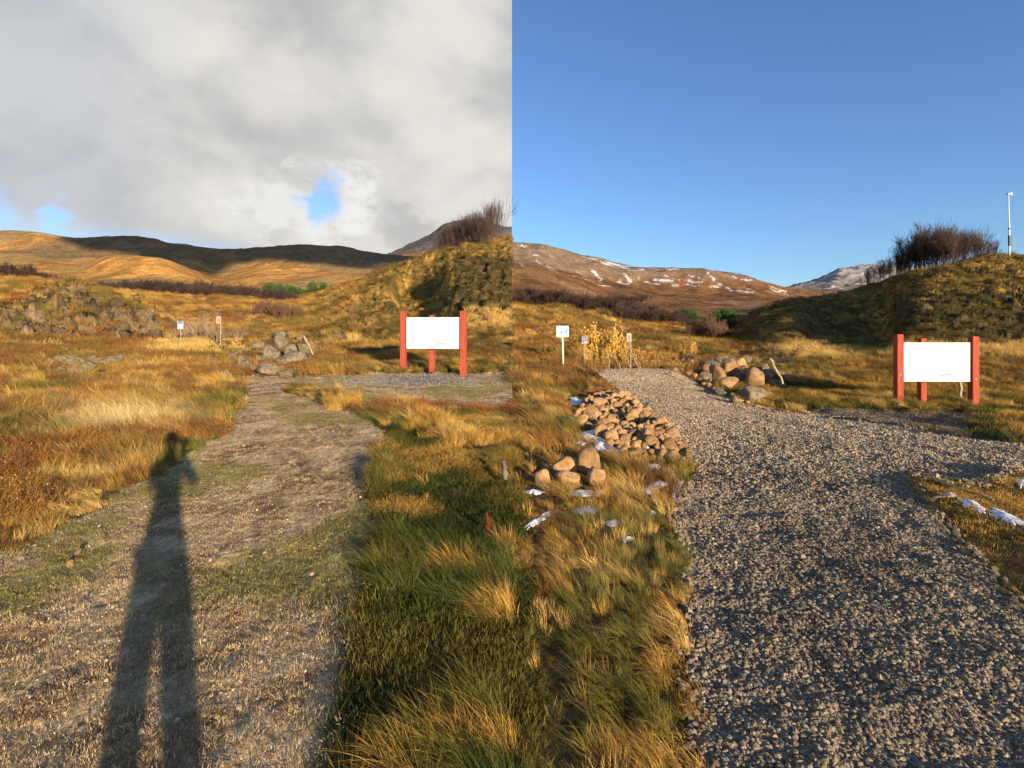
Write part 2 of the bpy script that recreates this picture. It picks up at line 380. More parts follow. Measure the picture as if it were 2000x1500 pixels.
def mixc(a, b, f): return a*(1-f)[..., None]+b*f[..., None]
C = lambda *a: np.array(a, float)
def seg_dist(u, v, a, b):
    a = np.array(a, float); b = np.array(b, float); ab = b-a; t = np.clip(((u-a[0])*ab[0]+(v-a[1])*ab[1])/(ab@ab), 0, 1)
    return np.hypot(u-a[0]-t*ab[0], v-a[1]-t*ab[1])
SNOW_LINES = [((1014,478),(1040,485),2),((1065,519),(1110,545),1.6),((1130,530),(1148,549),1.6),((1160,528),(1172,546),3),((1140,503),(1180,512),2),((1180,512),(1230,524),3.5),((1225,527),(1300,525),2.5),((1300,525),(1340,529),2),((1223,534),(1237,549),4),((1252,536),(1252,549),1.6),((1278,545),(1322,547),4.5),((1300,538),(1318,545),3),((1383,532),(1398,552),3.2),((1398,552),(1432,568),3),((1340,555),(1405,563),1.8),((1420,537),(1468,549),1.8),((1455,560),(1476,571),1.6),((1440,565),(1475,573),1.6),((1160,560),(1195,560),1.5),((1040,498),(1052,503),2),((1045,508),(1055,516),1.8),((1015,515),(1022,522),1.5),((1115,540),(1130,548),1.8),((1500,560),(1545,578),2),((1330,548),(1375,551),1.5),((1260,552),(1330,556),1.5),((1205,548),(1230,556),2),((1350,540),(1376,545),1.4)]
def land_colour(x, y, z):
    u, v, d = uvd(x, y, z); L = x < 0
    n = fbm(x*1.3, y*1.3, 4, 61); m = fbm(x*.35, y*.35, 4, 67); k = fbm(x*.12, y*.12, 4, 71)
    gold, brown, green, dark, rust = C(.26,.15,.048), C(.10,.058,.024), C(.085,.10,.022), C(.055,.04,.02), C(.24,.085,.03)
    c = mixc(np.broadcast_to(brown, x.shape+(3,)).copy(), gold, sstep(.35, .6, n*.6+m*.4))
    c = mixc(c, green, sstep(.52, .66, fbm(x*.5, y*.5, 4, 73))*.6)
    c = mixc(c, rust, sstep(.56, .68, fbm(x*.7, y*.7, 3, 79))*.45)
    # upper hill flanks
    hill = (d > 24) & (d < 120)
    c = np.where((hill & ((u > 700) & L | (u > 1480)))[..., None], mixc(mixc(np.broadcast_to(C(.20,.125,.036), c.shape), C(.36,.21,.06), sstep(.42,.62,fbm(x*.5,y*.9,4,83))), C(.07,.065,.02), sstep(.5,.64,fbm(x*.9,y*.9,4,89))*.75), c)
    olivef = (((u > 1745) & (v > 572) & (v < 672)) | (L & (u > 885) & (v > 500) & (v < 608))) & (d > 22) & (d < 60)  # dark olive brown ground of the two hill faces
    c = np.where(olivef[..., None], mixc(np.broadcast_to(C(.11,.075,.03), c.shape), C(.05,.045,.02), sstep(.42,.58,fbm(x*1.1,y*1.3,4,85))), c)
    # crag rock
    rkn = fbm(x*.8, y*.8, 4, 91)
    ink = (inpoly(u+(m-.5)*70, v+(n-.5)*20, ROCKY_L) & L & (d > 20) & (d < 60))
    c = np.where(ink[..., None], mixc(mixc(np.broadcast_to(C(.19,.135,.075), c.shape), C(.07,.05,.03), sstep(.42,.6,rkn)), C(.27,.17,.06), sstep(.5,.6,n)*.6), c)
    # rust and green bands
    c = np.where((L & (d > 14) & (d < 30) & (u < 330) & (v > 655) & (v < 700))[..., None], mixc(c, rust, sstep(.35,.5,n)*.7), c)
    gl = np.exp(-(seg_dist(u, v, (360, 900), (470, 800))/40)**2)*L*(d < 15)
    c = mixc(c, green, np.clip(gl*1.1*sstep(.3, .6, n+.1), 0, 1))
    gr = L & (d < 12) & (u > 715) & (v > 815)
    c = np.where(gr[..., None], mixc(mixc(np.broadcast_to(C(.045,.06,.014), c.shape), C(.13,.085,.03), sstep(.5,.62,n)), C(.26,.17,.05), sstep(.56,.68,m)), c)
    gb = ((u > 560) & (u < 800) & (v > 700) & (v < 733) & L) | ((u > 1480) & (v > 755) & (v < 805) & (u < 2000))
    c = np.where((gb & (d < 26))[..., None], mixc(c, C(.06,.095,.018), sstep(.38,.55,n)*.75), c)
    # paths
    p = pathness(x, y, z); s = fbm(x*4, y*4, 4, 97)
    pl = mixc(mixc(np.broadcast_to(C(.50,.355,.20), c.shape), C(.29,.175,.09), sstep(.45,.65,s)), C(.34,.27,.10), sstep(.47,.6,fbm(x*.9,y*.9,4,101))*.7)
    strip = L & (v < 754) & (u > 690)
    pl = np.where((strip & (u < 930))[..., None], mixc(pl, C(.24,.205,.17), np.clip(1.6-1.6*np.hypot((u-812)/125, (v-741)/12)+(n-.5), 0, 1)), pl)
    c = np.where((p == 1)[..., None], pl, c)
    pr = mixc(np.broadcast_to(C(.52,.40,.25), c.shape), C(.20,.14,.09), sstep(.4,.7,s)*(1-sstep(9,14,d)))  # far ramp stays paler: its sunlit look is put into the colour
    c = np.where((p == 2)[..., None], pr, c)
    dr = inpoly(u, v+(n-.5)*10, DIRT_R) & (p == 0) & (~L)
    c = np.where(dr[..., None], mixc(np.broadcast_to(C(.18,.13,.09), c.shape), C(.12,.085,.045), sstep(.4,.6,n)), c)
    # far land
    far = sstep(95, 130, d)
    a = fbm(x*.09, y*.06, 5, 103); b = fbm(x*.026, y*.018, 5, 107)
    fl = mixc(mixc(np.broadcast_to(C(.52,.265,.068), c.shape), C(.36,.175,.05), sstep(.42,.6,a)), C(.30,.22,.09), sstep(.5,.65,b)*.7)
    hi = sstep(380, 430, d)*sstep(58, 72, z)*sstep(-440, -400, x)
    fl = mixc(fl, C(.155,.10,.055), hi*.8)  # upper ridge also darkened in its colour, where the cloud shade lies
    pk = sstep(720, 900, d); fl = mixc(fl, C(.13,.115,.10), pk*sstep(130, 175, z))
    fr = mixc(mixc(np.broadcast_to(C(.215,.105,.045), c.shape), C(.13,.062,.028), sstep(.42,.62,a)), C(.27,.16,.07), sstep(.5,.66,b)*.6)
    hr = sstep(330, 430, d)*sstep(48, 66, z+(a-.5)*18); fr = mixc(fr, C(.22,.15,.095), hr)
    fr = mixc(fr, C(.30,.26,.215), pk*sstep(80, 105, z))
    sm = np.zeros(x.shape); wu = u+(fbm(x*.08, y*.08, 5, 109)-.5)*26; wv = v+(fbm(x*.08, y*.08, 5, 113)-.5)*13
    nr = (d > 305) & (~L)
    for a_, b_, w_ in SNOW_LINES:
        dist = seg_dist(wu[nr], wv[nr], a_, b_); sm[nr] = np.maximum(sm[nr], 1-sstep(w_*.15, w_*.85, dist))
    pkn = sstep(.48, .6, fbm(x*.04, y*.04, 5, 117)+(1-sstep(50, 85, z))*.12)
    sm = np.where((d > 740) & (u > 1500), np.maximum(sm, pkn*.5), sm)
    fr = mixc(fr, C(.74,.74,.76), sm*.85*sstep(.40, .58, fbm(x*.2, y*.12, 4, 119)+.06)*.9)
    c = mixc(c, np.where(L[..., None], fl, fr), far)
    return c

# ---------------------------------------------------------------- the land
SX = np.concatenate([np.linspace(-2.2, -1.15, 60)[:-1], np.linspace(-1.15, 0, 560)[:-1], [-0.0002, 0.0002], np.linspace(0, 1.15, 560)[1:], np.linspace(1.15, 2.2, 60)[1:]])
YY = np.concatenate([np.linspace(-6, 0.9, 40)[:-1], np.exp(np.linspace(math.log(.9), math.log(14), 330))[:-1], np.exp(np.linspace(math.log(14), math.log(1095), 640))])
A0 = 2.5
def fan(sx, yy):                     # the fan of grid lines opens from behind the camera
    k = np.clip(yy, 0, 20)/20; return sx*(yy+A0*(1-k)*(yy < 20)+0*k)
gx = np.array([fan(SX, yv) if yv > -2 else SX*(A0+yv+6)*1.0 for yv in YY])
gy = np.repeat(YY[:, None], len(SX), 1)
gz = ground_z(gx, gy)
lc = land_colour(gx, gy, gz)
nr_, nc_ = gx.shape
idx = np.arange(nr_*nc_).reshape(nr_, nc_)
Q = np.stack([idx[:-1, :-1], idx[:-1, 1:], idx[1:, 1:], idx[1:, :-1]], -1)
rsplit = int(np.searchsorted(YY, 112.))
def sheet(name, r0, r1, m, **k):
    q = Q[r0:r1].reshape(-1, 4); base = r0*nc_
    V = np.stack([gx, gy, gz], -1)[r0:r1+1].reshape(-1, 3)
    return tag(mesh_np(name, V, q-base, m, True, lc[r0:r1+1].reshape(-1, 3)), kind='structure')
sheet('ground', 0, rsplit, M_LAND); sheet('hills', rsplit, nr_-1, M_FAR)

# ================================================================ plants and stones that nobody could count
def blade_tuft(name, n, L, W, spread, lean, segs, m, seed, droop=0.5, tri=False):
    r = np.random.default_rng(seed); V = []; Fc = []; Cc = []
    for i in range(n):
        a = r.uniform(0, 2*math.pi); rr = spread*math.sqrt(r.uniform()); bx, by = rr*math.cos(a), rr*math.sin(a)
        ln = L*r.uniform(.5, 1.1); w_ = W*r.uniform(.6, 1.2)
        dr = np.array([math.cos(a)*.35+r.normal()*.3+lean, math.sin(a)*.35+r.normal()*.3]); tw = r.uniform(0, math.pi)
        wx, wy = math.cos(tw)*w_/2, math.sin(tw)*w_/2
        b0 = len(V); t_ = r.uniform(.65, 1.3); tv = (t_, t_*r.uniform(.9, 1.05), t_*r.uniform(.75, 1.1))
        bend = droop*r.uniform(.4, 1.3)
        for s_ in range(segs+1):
            q = s_/segs; up = ln*(q-bend*q*q*.55); out = ln*(q*.35+bend*q*q*.75)
            px, py, pz = bx+dr[0]*out, by+dr[1]*out, max(up, .004)
            if s_ < segs: V += [(px-wx*(1-q*.6), py-wy*(1-q*.6), pz), (px+wx*(1-q*.6), py+wy*(1-q*.6), pz)]; Cc += [tv, tv]
            else: V.append((px, py, pz)); Cc.append(tv)
        for s_ in range(segs-1):
            k = b0+2*s_; Fc.append((k, k+1, k+3)); Fc.append((k, k+3, k+2))
        k = b0+2*(segs-1); Fc.append((k, k+1, k+2))
    return mesh_np(name, V, Fc, m, False, np.array(Cc), link=False)
def inst_mat(name, trans=.25, rough=.8, rocky=False):
    m = bpy.data.materials.new(name); m.use_nodes = True; t = NT(m.node_tree); b = t.n['Principled BSDF']; out = t.n['Material Output']
    a1 = t.new('ShaderNodeAttribute', attribute_name='tint', attribute_type='INSTANCER')
    c = a1.outputs['Color']
    if rocky:
        g = t.new('ShaderNodeNewGeometry'); f = t.ramp(t.noise(g.outputs['Position'], 60, 4, .6), .3, .7, .75, 1.2)
        cm = t.new('ShaderNodeCombineColor'); [t.l.new(f, cm.inputs[i]) for i in range(3)]; c = t.mix(1.0, c, cm.outputs[0], 'MULTIPLY')
    else:
        a2 = t.new('ShaderNodeAttribute', attribute_name='tone'); c = t.mix(1.0, c, a2.outputs['Color'], 'MULTIPLY')
    t.l.new(c, b.inputs['Base Color']); b.inputs['Roughness'].default_value = rough; b.inputs['Specular IOR Level'].default_value = .15
    if trans:
        tr = t.new('ShaderNodeBsdfTranslucent'); t.l.new(c, tr.inputs[0]); mx = t.new('ShaderNodeMixShader'); mx.inputs[0].default_value = trans
        t.l.new(b.outputs[0], mx.inputs[1]); t.l.new(tr.outputs[0], mx.inputs[2]); t.l.new(mx.outputs[0], out.inputs[0])
    return m
M_BLADE = inst_mat('grass_blades', .18); M_STONE = inst_mat('crushed_stone', 0, .9, True)
def scatter(name, protos, P_, idx_, rot, scl, tint, label=None, cat=None):
    """one object whose geometry nodes set an unlinked prototype on every point"""
    me = bpy.data.meshes.new(name); n = len(P_); me.vertices.add(n); me.vertices.foreach_set('co', np.asarray(P_, np.float32).ravel())
    def add(nm, ty, arr, key):
        at = me.attributes.new(nm, ty, 'POINT'); at.data.foreach_set(key, np.ascontiguousarray(arr).ravel())
    add('pick', 'INT', np.asarray(idx_, np.int32), 'value'); add('rot', 'FLOAT_VECTOR', np.asarray(rot, np.float32), 'vector')
    add('scl', 'FLOAT_VECTOR', np.asarray(scl, np.float32), 'vector')
    tc4 = np.ones((n, 4), np.float32); tc4[:, :3] = tint; add('tint', 'FLOAT_COLOR', tc4, 'color')
    o = bpy.data.objects.new(name, me); COL.objects.link(o)
    pc = bpy.data.collections.new(name+'_kinds')
    for p_ in protos: pc.objects.link(p_)
    ng = bpy.data.node_groups.new(name+'_spread', 'GeometryNodeTree')
    ng.interface.new_socket('Geometry', in_out='INPUT', socket_type='NodeSocketGeometry'); ng.interface.new_socket('Geometry', in_out='OUTPUT', socket_type='NodeSocketGeometry')
    gi = ng.nodes.new('NodeGroupInput'); go = ng.nodes.new('NodeGroupOutput'); ip = ng.nodes.new('GeometryNodeInstanceOnPoints'); ci = ng.nodes.new('GeometryNodeCollectionInfo')
    ci.inputs['Collection'].default_value = pc; ci.inputs['Separate Children'].default_value = True; ci.inputs['Reset Children'].default_value = True
    def attr(nm, ty):
        a = ng.nodes.new('GeometryNodeInputNamedAttribute'); a.data_type = ty; a.inputs['Name'].default_value = nm
        return next(s for s in a.outputs if s.enabled and s.name == 'Attribute')
    ng.links.new(gi.outputs[0], ip.inputs['Points']); ng.links.new(ci.outputs[0], ip.inputs['Instance']); ip.inputs['Pick Instance'].default_value = True
    ng.links.new(attr('pick', 'INT'), ip.inputs['Instance Index'])
    e2r = ng.nodes.new('FunctionNodeEulerToRotation'); ng.links.new(attr('rot', 'FLOAT_VECTOR'), e2r.inputs[0]); ng.links.new(e2r.outputs[0], ip.inputs['Rotation'])
    ng.links.new(attr('scl', 'FLOAT_VECTOR'), ip.inputs['Scale']); ng.links.new(ip.outputs[0], go.inputs[0])
    md = o.modifiers.new('spread', 'NODES'); md.node_group = ng
    return tag(o, label, cat, kind='stuff')

def wedge_points(n, d0, d1, power=1.0, margin=110, umin=None, umax=None):
    """points in view, with a density on the ground falling as 1/d**power"""
    q = rng.uniform(0, 1, n); e = 2-power
    d = (d0**e+(d1**e-d0**e)*q)**(1/e) if abs(e) > 1e-6 else d0*(d1/d0)**q
    u = rng.uniform(umin if umin is not None else -margin, umax if umax is not None else 2000+margin, n); x = (u-1000)/F*d
    z = ground_z(x, d); uu, vv, dd = uvd(x, d, z)
    return x, d, z, uu, vv
# far/near prototypes (collections sort by name)
T_long = [blade_tuft('a%d_long_grass' % i, 75, .42, .0065, .13, .75, 4, M_BLADE, 100+i, .75) for i in range(4)]
T_up = [blade_tuft('b%d_upright_grass' % i, 45, .36, .007, .12, .15, 3, M_BLADE, 110+i, .3) for i in range(2)]
T_short = [blade_tuft('c%d_short_grass' % i, 70, .085, .0045, .13, .1, 2, M_BLADE, 120+i, .5) for i in range(3)]
T_far = [blade_tuft('d%d_coarse_grass' % i, 60, .55, .016, .32, .35, 3, M_BLADE, 130+i, .5) for i in range(3)]
def twig_tuft(name, n, L, W, spread, m, seed):
    r = np.random.default_rng(seed); V = []; Fc = []; Cc = []
    for i in range(n):
        a = r.uniform(0, 6.283); rr = spread*math.sqrt(r.uniform()); p = np.array([rr*math.cos(a), rr*math.sin(a), 0.]); d_ = np.array([math.cos(a)*.4+r.normal()*.4, math.sin(a)*.4+r.normal()*.4, 1.]); t_ = r.uniform(.6, 1.3)
        for s_ in range(3):
            d_ = d_+r.normal(size=3)*.35; d_ /= np.linalg.norm(d_); q = p+d_*L*r.uniform(.2, .45); wv = np.cross(d_, r.normal(size=3)); wv *= W/2/np.linalg.norm(wv)
            k = len(V); V += [p-wv, p+wv, q]; Fc.append((k, k+1, k+2)); Cc += [(t_, t_, t_)]*3
            lf = q+r.normal(size=3)*.01; k = len(V); V += [lf, lf+r.normal(size=3)*W*1.1, lf+r.normal(size=3)*W*1.1]; Fc.append((k, k+1, k+2)); tt = t_*r.uniform(.7, 1.5); Cc += [(tt, tt*.9, tt*.8)]*3
            p = q
    return mesh_np(name, V, Fc, m, False, np.array(Cc), link=False)
T_heath = [twig_tuft('e%d_heath' % i, 60, .30, .008, .2, M_BLADE, 140+i) for i in range(3)]
PROT = T_long+T_up+T_short+T_far+T_heath      # indices 0-3 long, 4-5 upright, 6-8 short, 9-11 coarse, 12-14 heath

pal = {k: np.array(v) for k, v in dict(straw=(.62,.40,.125), gold=(.50,.29,.065), amber=(.34,.165,.036), rust=(.24,.085,.03), brown=(.16,.09,.035), green=(.10,.115,.024), dgreen=(.05,.066,.016), olive=(.17,.14,.03), grey=(.30,.24,.16)).items()}
def choose(weights, n):
    ks = list(weights); p = np.array([weights[k] for k in ks], float); p /= p.sum()
    return rng.choice(len(ks), n, p=p), ks
allP, allI, allR, allS, allT = [], [], [], [], []
def put(x, y, z, pick, lean_dir, scale, tint, tilt=0.12, sz=None):
    n = len(x)
    rot = np.stack([rng.normal(0, tilt, n), rng.normal(0, tilt, n), lean_dir], -1)
    s = np.stack([scale, scale, scale if sz is None else sz], -1)
    allP.append(np.stack([x, y, z-.01], -1)); allI.append(pick); allR.append(rot); allS.append(s); allT.append(tint)
def tintmix(x, y, a, b, c, s0=.8, seed=0, sharp=(.4, .6)):
    f = fbm(x*s0, y*s0, 4, 201+seed); g = fbm(x*s0*1.7, y*s0*1.7, 3, 231+seed)
    t = mixc(np.broadcast_to(pal[a], (len(x), 3)), pal[b], sstep(sharp[0], sharp[1], f)); t = mixc(t, pal[c], sstep(.52, .66, g))
    return t*rng.uniform(.55, 1.4, (len(x), 1))

# ---- foreground grass, both halves -------------------------------------------------
x, y, z, u, v = wedge_points(50000, 1.3, 24, 1.15)
p = pathness(x, y, z); dirt = inpoly(u, v, DIRT_R) & (x > 0)
Lh = x < 0
greenR = Lh & (y < 11.5) & (u > 700) & (v > 812)                # mossy sward right of the worn path
clearing = (inpoly(u, v, [(1108,770),(1200,760),(1260,800),(1310,840),(1356,895),(1330,915),(1260,905),(1190,890),(1140,850),(1110,820)]))
keep = (p == 0) & ~dirt & ~clearing & ~in_snow(u, v+3, .3) & ~(thinned(u, v) & (rng.uniform(0, 1, len(x)) < .82))
field = keep & ~greenR
rightTri = keep & (~Lh) & (u > 1700) & (v > 900)
verge = keep & (((v > 700) & (u > 540) & (u < 1000) & (v < 735)) | ((u > 1400) & (v > 740) & (v < 810)))
def clumped(x, y, s, sd, t): return fbm(x*s, y*s, 3, sd) > t
# long combed grass
m_ = field & ~rightTri & ~verge & (rng.uniform(0, 1, len(x)) < .50)
n = m_.sum(); X, Y = x[m_], y[m_]
comb = math.pi*.88+(fbm(X*.8, Y*.8, 4, 301)-.5)*5.5+rng.normal(0, .45, n)
tn = tintmix(X, Y, 'amber', 'gold', 'straw', 1.3, 0, (.40, .52)); tn = mixc(tn, pal['brown'], sstep(.52, .60, fbm(X*2.4, Y*2.4, 4, 315))*.85); gq = sstep(.53, .63, fbm(X*.8, Y*.8, 4, 311)); tn = mixc(tn, pal['green']*1.2, gq*.75)
edge = np.exp(-(seg_dist(u[m_], v[m_], (350, 905), (475, 790))/38)**2)*(X < 0); tn = mixc(tn, pal['green']*1.5, np.clip(edge*.9, 0, 1)*rng.uniform(.2, 1, n))
bright = np.exp(-((u[m_]-250)/110)**2-((v[m_]-825)/28)**2)*(X < 0); tn = mixc(tn, np.array([.80,.58,.26]), np.clip(bright*1.1, 0, 1)*.9)
nearf_ = .40+.60*sstep(3.5, 9, Y); U_, V__ = u[m_], v[m_]; nearf_ = nearf_*np.where((X < 0) & (U_ > 690) & (V__ < 870), .55, 1.0)*np.where((X > 0) & (X < .3), .55, 1.0)
put(X, Y, z[m_], rng.integers(0, 4, n), comb, rng.uniform(.5, 1.05, n)*(1-.45*edge)*nearf_, tn, .30, rng.uniform(.25, .95, n)*(1-.4*edge)*nearf_)
# heathery rust-brown plants among it
hm = field & ~rightTri & ~verge & (fbm(x*.9, y*.9, 4, 321) > .575) & ((x < 0) | (y > 9)) & (rng.uniform(0, 1, len(x)) < .6)
n = hm.sum(); X, Y = x[hm], y[hm]; put(X, Y, z[hm], rng.integers(12, 15, n), rng.uniform(0, 6.28, n), rng.uniform(.35, .75, n), tintmix(X, Y, 'rust', 'brown', 'amber', 1.4, 5))
# upright stems
um = field & ~rightTri & ~verge & (rng.uniform(0, 1, len(x)) < .08); n = um.sum()
put(x[um], y[um], z[um], rng.integers(4, 6, n), math.pi+rng.normal(0, .8, n), rng.uniform(.3, .8, n)*(.5+.5*sstep(3, 8, y[um])), tintmix(x[um], y[um], 'gold', 'straw', 'amber', 1, 9))
# short green sward
xs, ys, zs, us, vs = wedge_points(52000, 1.3, 13, 1.0, umin=650, umax=1010)
g2 = (pathness(xs, ys, zs) == 0) & (vs > 808); n = g2.sum(); X, Y = xs[g2], ys[g2]
tn = tintmix(X, Y, 'dgreen', 'olive', 'green', 1.2, 13)*.9; tn = mixc(tn, pal['gold'], sstep(.56, .68, fbm(X*1.3, Y*1.3, 4, 331))*.8)
tn = mixc(tn, pal['gold']*.8, sstep(.0, 1, (us[g2]-850)/150)*sstep(1000, 860, vs[g2])*.5)
put(X, Y, zs[g2], rng.integers(6, 9, n), rng.uniform(0, 6.28, n), rng.uniform(.6, 1.2, n), tn, .2, rng.uniform(.3, .8, n))
lg = greenR & (p == 0) & (fbm(x*1.1, y*1.1, 3, 341) > .53); n = lg.sum()
put(x[lg], y[lg], z[lg], rng.integers(0, 4, n), math.pi*.9+rng.normal(0, .7, n), rng.uniform(.3, .55, n), tintmix(x[lg], y[lg], 'olive', 'green', 'gold', 1.2, 17))
# ridge of grass between the two arms of the worn path
rx, ry, rz, ru, rv = wedge_points(26000, 6.5, 14.5, 1.0, umin=560, umax=1010)
band = seg_dist(ru, rv, (566, 762), (680, 786)) < 6
band |= (seg_dist(ru, rv, (690, 792), (780, 812)) < 5) | ((seg_dist(ru, rv, (780, 800), (1005, 830)) < 14))
n = band.sum(); put(rx[band], ry[band], rz[band], rng.integers(0, 4, n), math.pi*.95+rng.normal(0, .6, n), rng.uniform(.22, .42, n), tintmix(rx[band], ry[band], 'olive', 'gold', 'straw', 1.2, 19))
for (cu, cv, ru_, cnt, sc_) in ((668, 797, 24, 60, .95), (655, 790, 12, 22, .8), (800, 800, 26, 44, .75), (838, 826, 36, 80, 1.0), (880, 850, 44, 70, .85), (790, 787, 20, 26, .6), (940, 860, 50, 60, .7)):
    c_ = seek(cu, cv); n = cnt; rr = ru_/F*c_.y; X = c_.x+rng.normal(0, rr*.55, n); Y = c_.y+rng.normal(0, rr*.5, n)
    put(X, Y, ground_z(X, Y), rng.integers(0, 6, n), rng.uniform(0, 6.28, n), rng.uniform(.6, 1.0, n)*sc_, tintmix(X, Y, 'gold', 'straw', 'gold', 2, 21)*1.15, .2)
# trodden thatch on the worn path
wx, wy, wz, wu, wv = wedge_points(42000, 1.4, 18, 1.2, umin=-120, umax=1000)
wp = (pathness(wx, wy, wz) == 1) & ((fbm(wx*.9, wy*.9, 4, 101) > .46) | (rng.uniform(0, 1, len(wx)) < .42)) & ~((wv < 754) & (wu > 690) & (rng.uniform(0, 1, len(wx)) < .8))
n = wp.sum(); put(wx[wp], wy[wp], wz[wp], rng.integers(6, 9, n), rng.uniform(0, 6.28, n), rng.uniform(.35, .75, n), np.array([.55,.41,.235])*rng.uniform(.5, 1.25, (n, 1))*mixc(np.ones((n, 3)), np.array([.55,.62,.35]), sstep(.48, .6, fbm(wx[wp]*.9, wy[wp]*.9, 4, 101))), .3, rng.uniform(.15, .4, n))
# short sward of the verges and the right-hand corner
vx, vy, vz, vu, vv_ = wedge_points(50000, 2, 30, 1.1)
vm = (pathness(vx, vy, vz) == 0) & ~in_snow(vu, vv_+2, .45) & ((((vv_ > 700) & (vu > 540) & (vu < 1000) & (vv_ < 735))) | ((vu > 1400) & (vv_ > 740) & (vv_ < 812) & ~inpoly(vu, vv_, DIRT_R)) | ((vu > 1700) & (vv_ > 900)) | ((vu > 1900) & (vv_ > 740)))
n = vm.sum(); X, Y = vx[vm], vy[vm]; tn = tintmix(X, Y, 'dgreen', 'green', 'gold', 1.0, 27)
tn = mixc(tn, pal['gold'], ((vu[vm] > 1700) & (vv_[vm] > 900))*sstep(.42, .58, fbm(X*1.4, Y*1.4, 4, 351))*.8)
put(X, Y, vz[vm], rng.integers(6, 9, n), rng.uniform(0, 6.28, n), np.where(vv_[vm] > 880, rng.uniform(.55, 1.1, n), rng.uniform(1.0, 2.2, n)), tn, .25, np.where(vv_[vm] > 880, rng.uniform(.25, .7, n), rng.uniform(1.0, 2.2, n)))
vl = verge & (fbm(x*1.0, y*1.0, 3, 361) > .45); n = vl.sum()
put(x[vl], y[vl], z[vl], rng.integers(0, 6, n), math.pi+rng.normal(0, .8, n), rng.uniform(.5, .9, n), tintmix(x[vl], y[vl], 'olive', 'gold', 'straw', 1.0, 29))
# thin earth cover on the brown strip
dm = dirt & (rng.uniform(0, 1, len(x)) < .3) & (p == 0); n = dm.sum()
put(x[dm], y[dm], z[dm], rng.integers(6, 9, n), rng.uniform(0, 6.28, n), rng.uniform(.5, 1., n), tintmix(x[dm], y[dm], 'brown', 'olive', 'amber', 1.0, 33), .2, rng.uniform(.2, .5, n))

# ---- middle distance ---------------------------------------------------------------
x, y, z, u, v = wedge_points(78000, 17, 110, 1.5)
L_ = x < 0; p = pathness(x, y, z)
rock = (inpoly(u, v, ROCKY_L) & L_ & (y < 60))
flank = (u > 1700) | ((u > 700) & L_) | ((u > 1480))
ok = (p == 0) & ~(rock & (rng.uniform(0, 1, len(x)) > .40)) & ~(thinned(u, v) & (y < 40) & (rng.uniform(0, 1, len(x)) < .85)) & ~((rng.uniform(0, 1, len(x)) < .25) & flank)
n = ok.sum(); X, Y, U, V_ = x[ok], y[ok], u[ok], v[ok]; FL = flank[ok]
tn = tintmix(X, Y, 'amber', 'gold', 'straw', .7, 41); tn = mixc(tn, pal['brown']*.8, sstep(.50, .60, fbm(X*.9, Y*.9, 4, 379))*.8); tn = mixc(tn, pal['olive'], sstep(.5, .62, fbm(X*.3, Y*.3, 4, 371))*.7); tn = mixc(tn, pal['rust'], sstep(.55, .64, fbm(X*.25, Y*.25, 4, 373))*.6*(~FL))
hf = mixc(mixc(np.broadcast_to(np.array([.19,.12,.034]), (n, 3)), pal['gold']*.85, sstep(.46, .60, fbm(X*.4, Y*.6, 4, 375))), pal['dgreen'], sstep(.50, .62, fbm(X*.7, Y*.7, 4, 377))*.65)*rng.uniform(.7, 1.3, (n, 1))
strawband = ((V_ > 600) & (V_ < 640) & (U > 905) & (U < 1000)) | ((V_ > 672) & (V_ < 700) & (U > 1500)) | ((V_ > 655) & (V_ < 690) & (U > 300) & (U < 480))
strawband &= (Y < 34)
olive_face = ((U > 1745) & (V_ > 572) & (V_ < 672)) | ((U > 885) & (U < 1000) & (V_ > 500) & (V_ < 608))  # tufts on the dark olive hill faces
hf = np.where((olive_face & (rng.uniform(0, 1, n) < .75))[:, None], np.array([.12, .085, .028])*rng.uniform(.5, 1.4, (n, 1)), hf)
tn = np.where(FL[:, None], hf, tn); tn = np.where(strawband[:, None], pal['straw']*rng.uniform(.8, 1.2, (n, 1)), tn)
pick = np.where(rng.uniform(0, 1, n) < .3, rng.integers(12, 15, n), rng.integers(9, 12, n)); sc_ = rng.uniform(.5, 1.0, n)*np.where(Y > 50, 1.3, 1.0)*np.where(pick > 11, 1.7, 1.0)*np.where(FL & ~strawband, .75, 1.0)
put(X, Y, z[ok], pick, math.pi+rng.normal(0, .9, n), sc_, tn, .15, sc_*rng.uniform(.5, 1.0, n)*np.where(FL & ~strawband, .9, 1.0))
scatter('grass', PROT, np.concatenate(allP), np.concatenate(allI), np.concatenate(allR), np.concatenate(allS), np.clip(np.concatenate(allT), 0, .9), 'dry golden and green grass over the meadow and hills', 'grass')
print('tufts', sum(len(a) for a in allP))

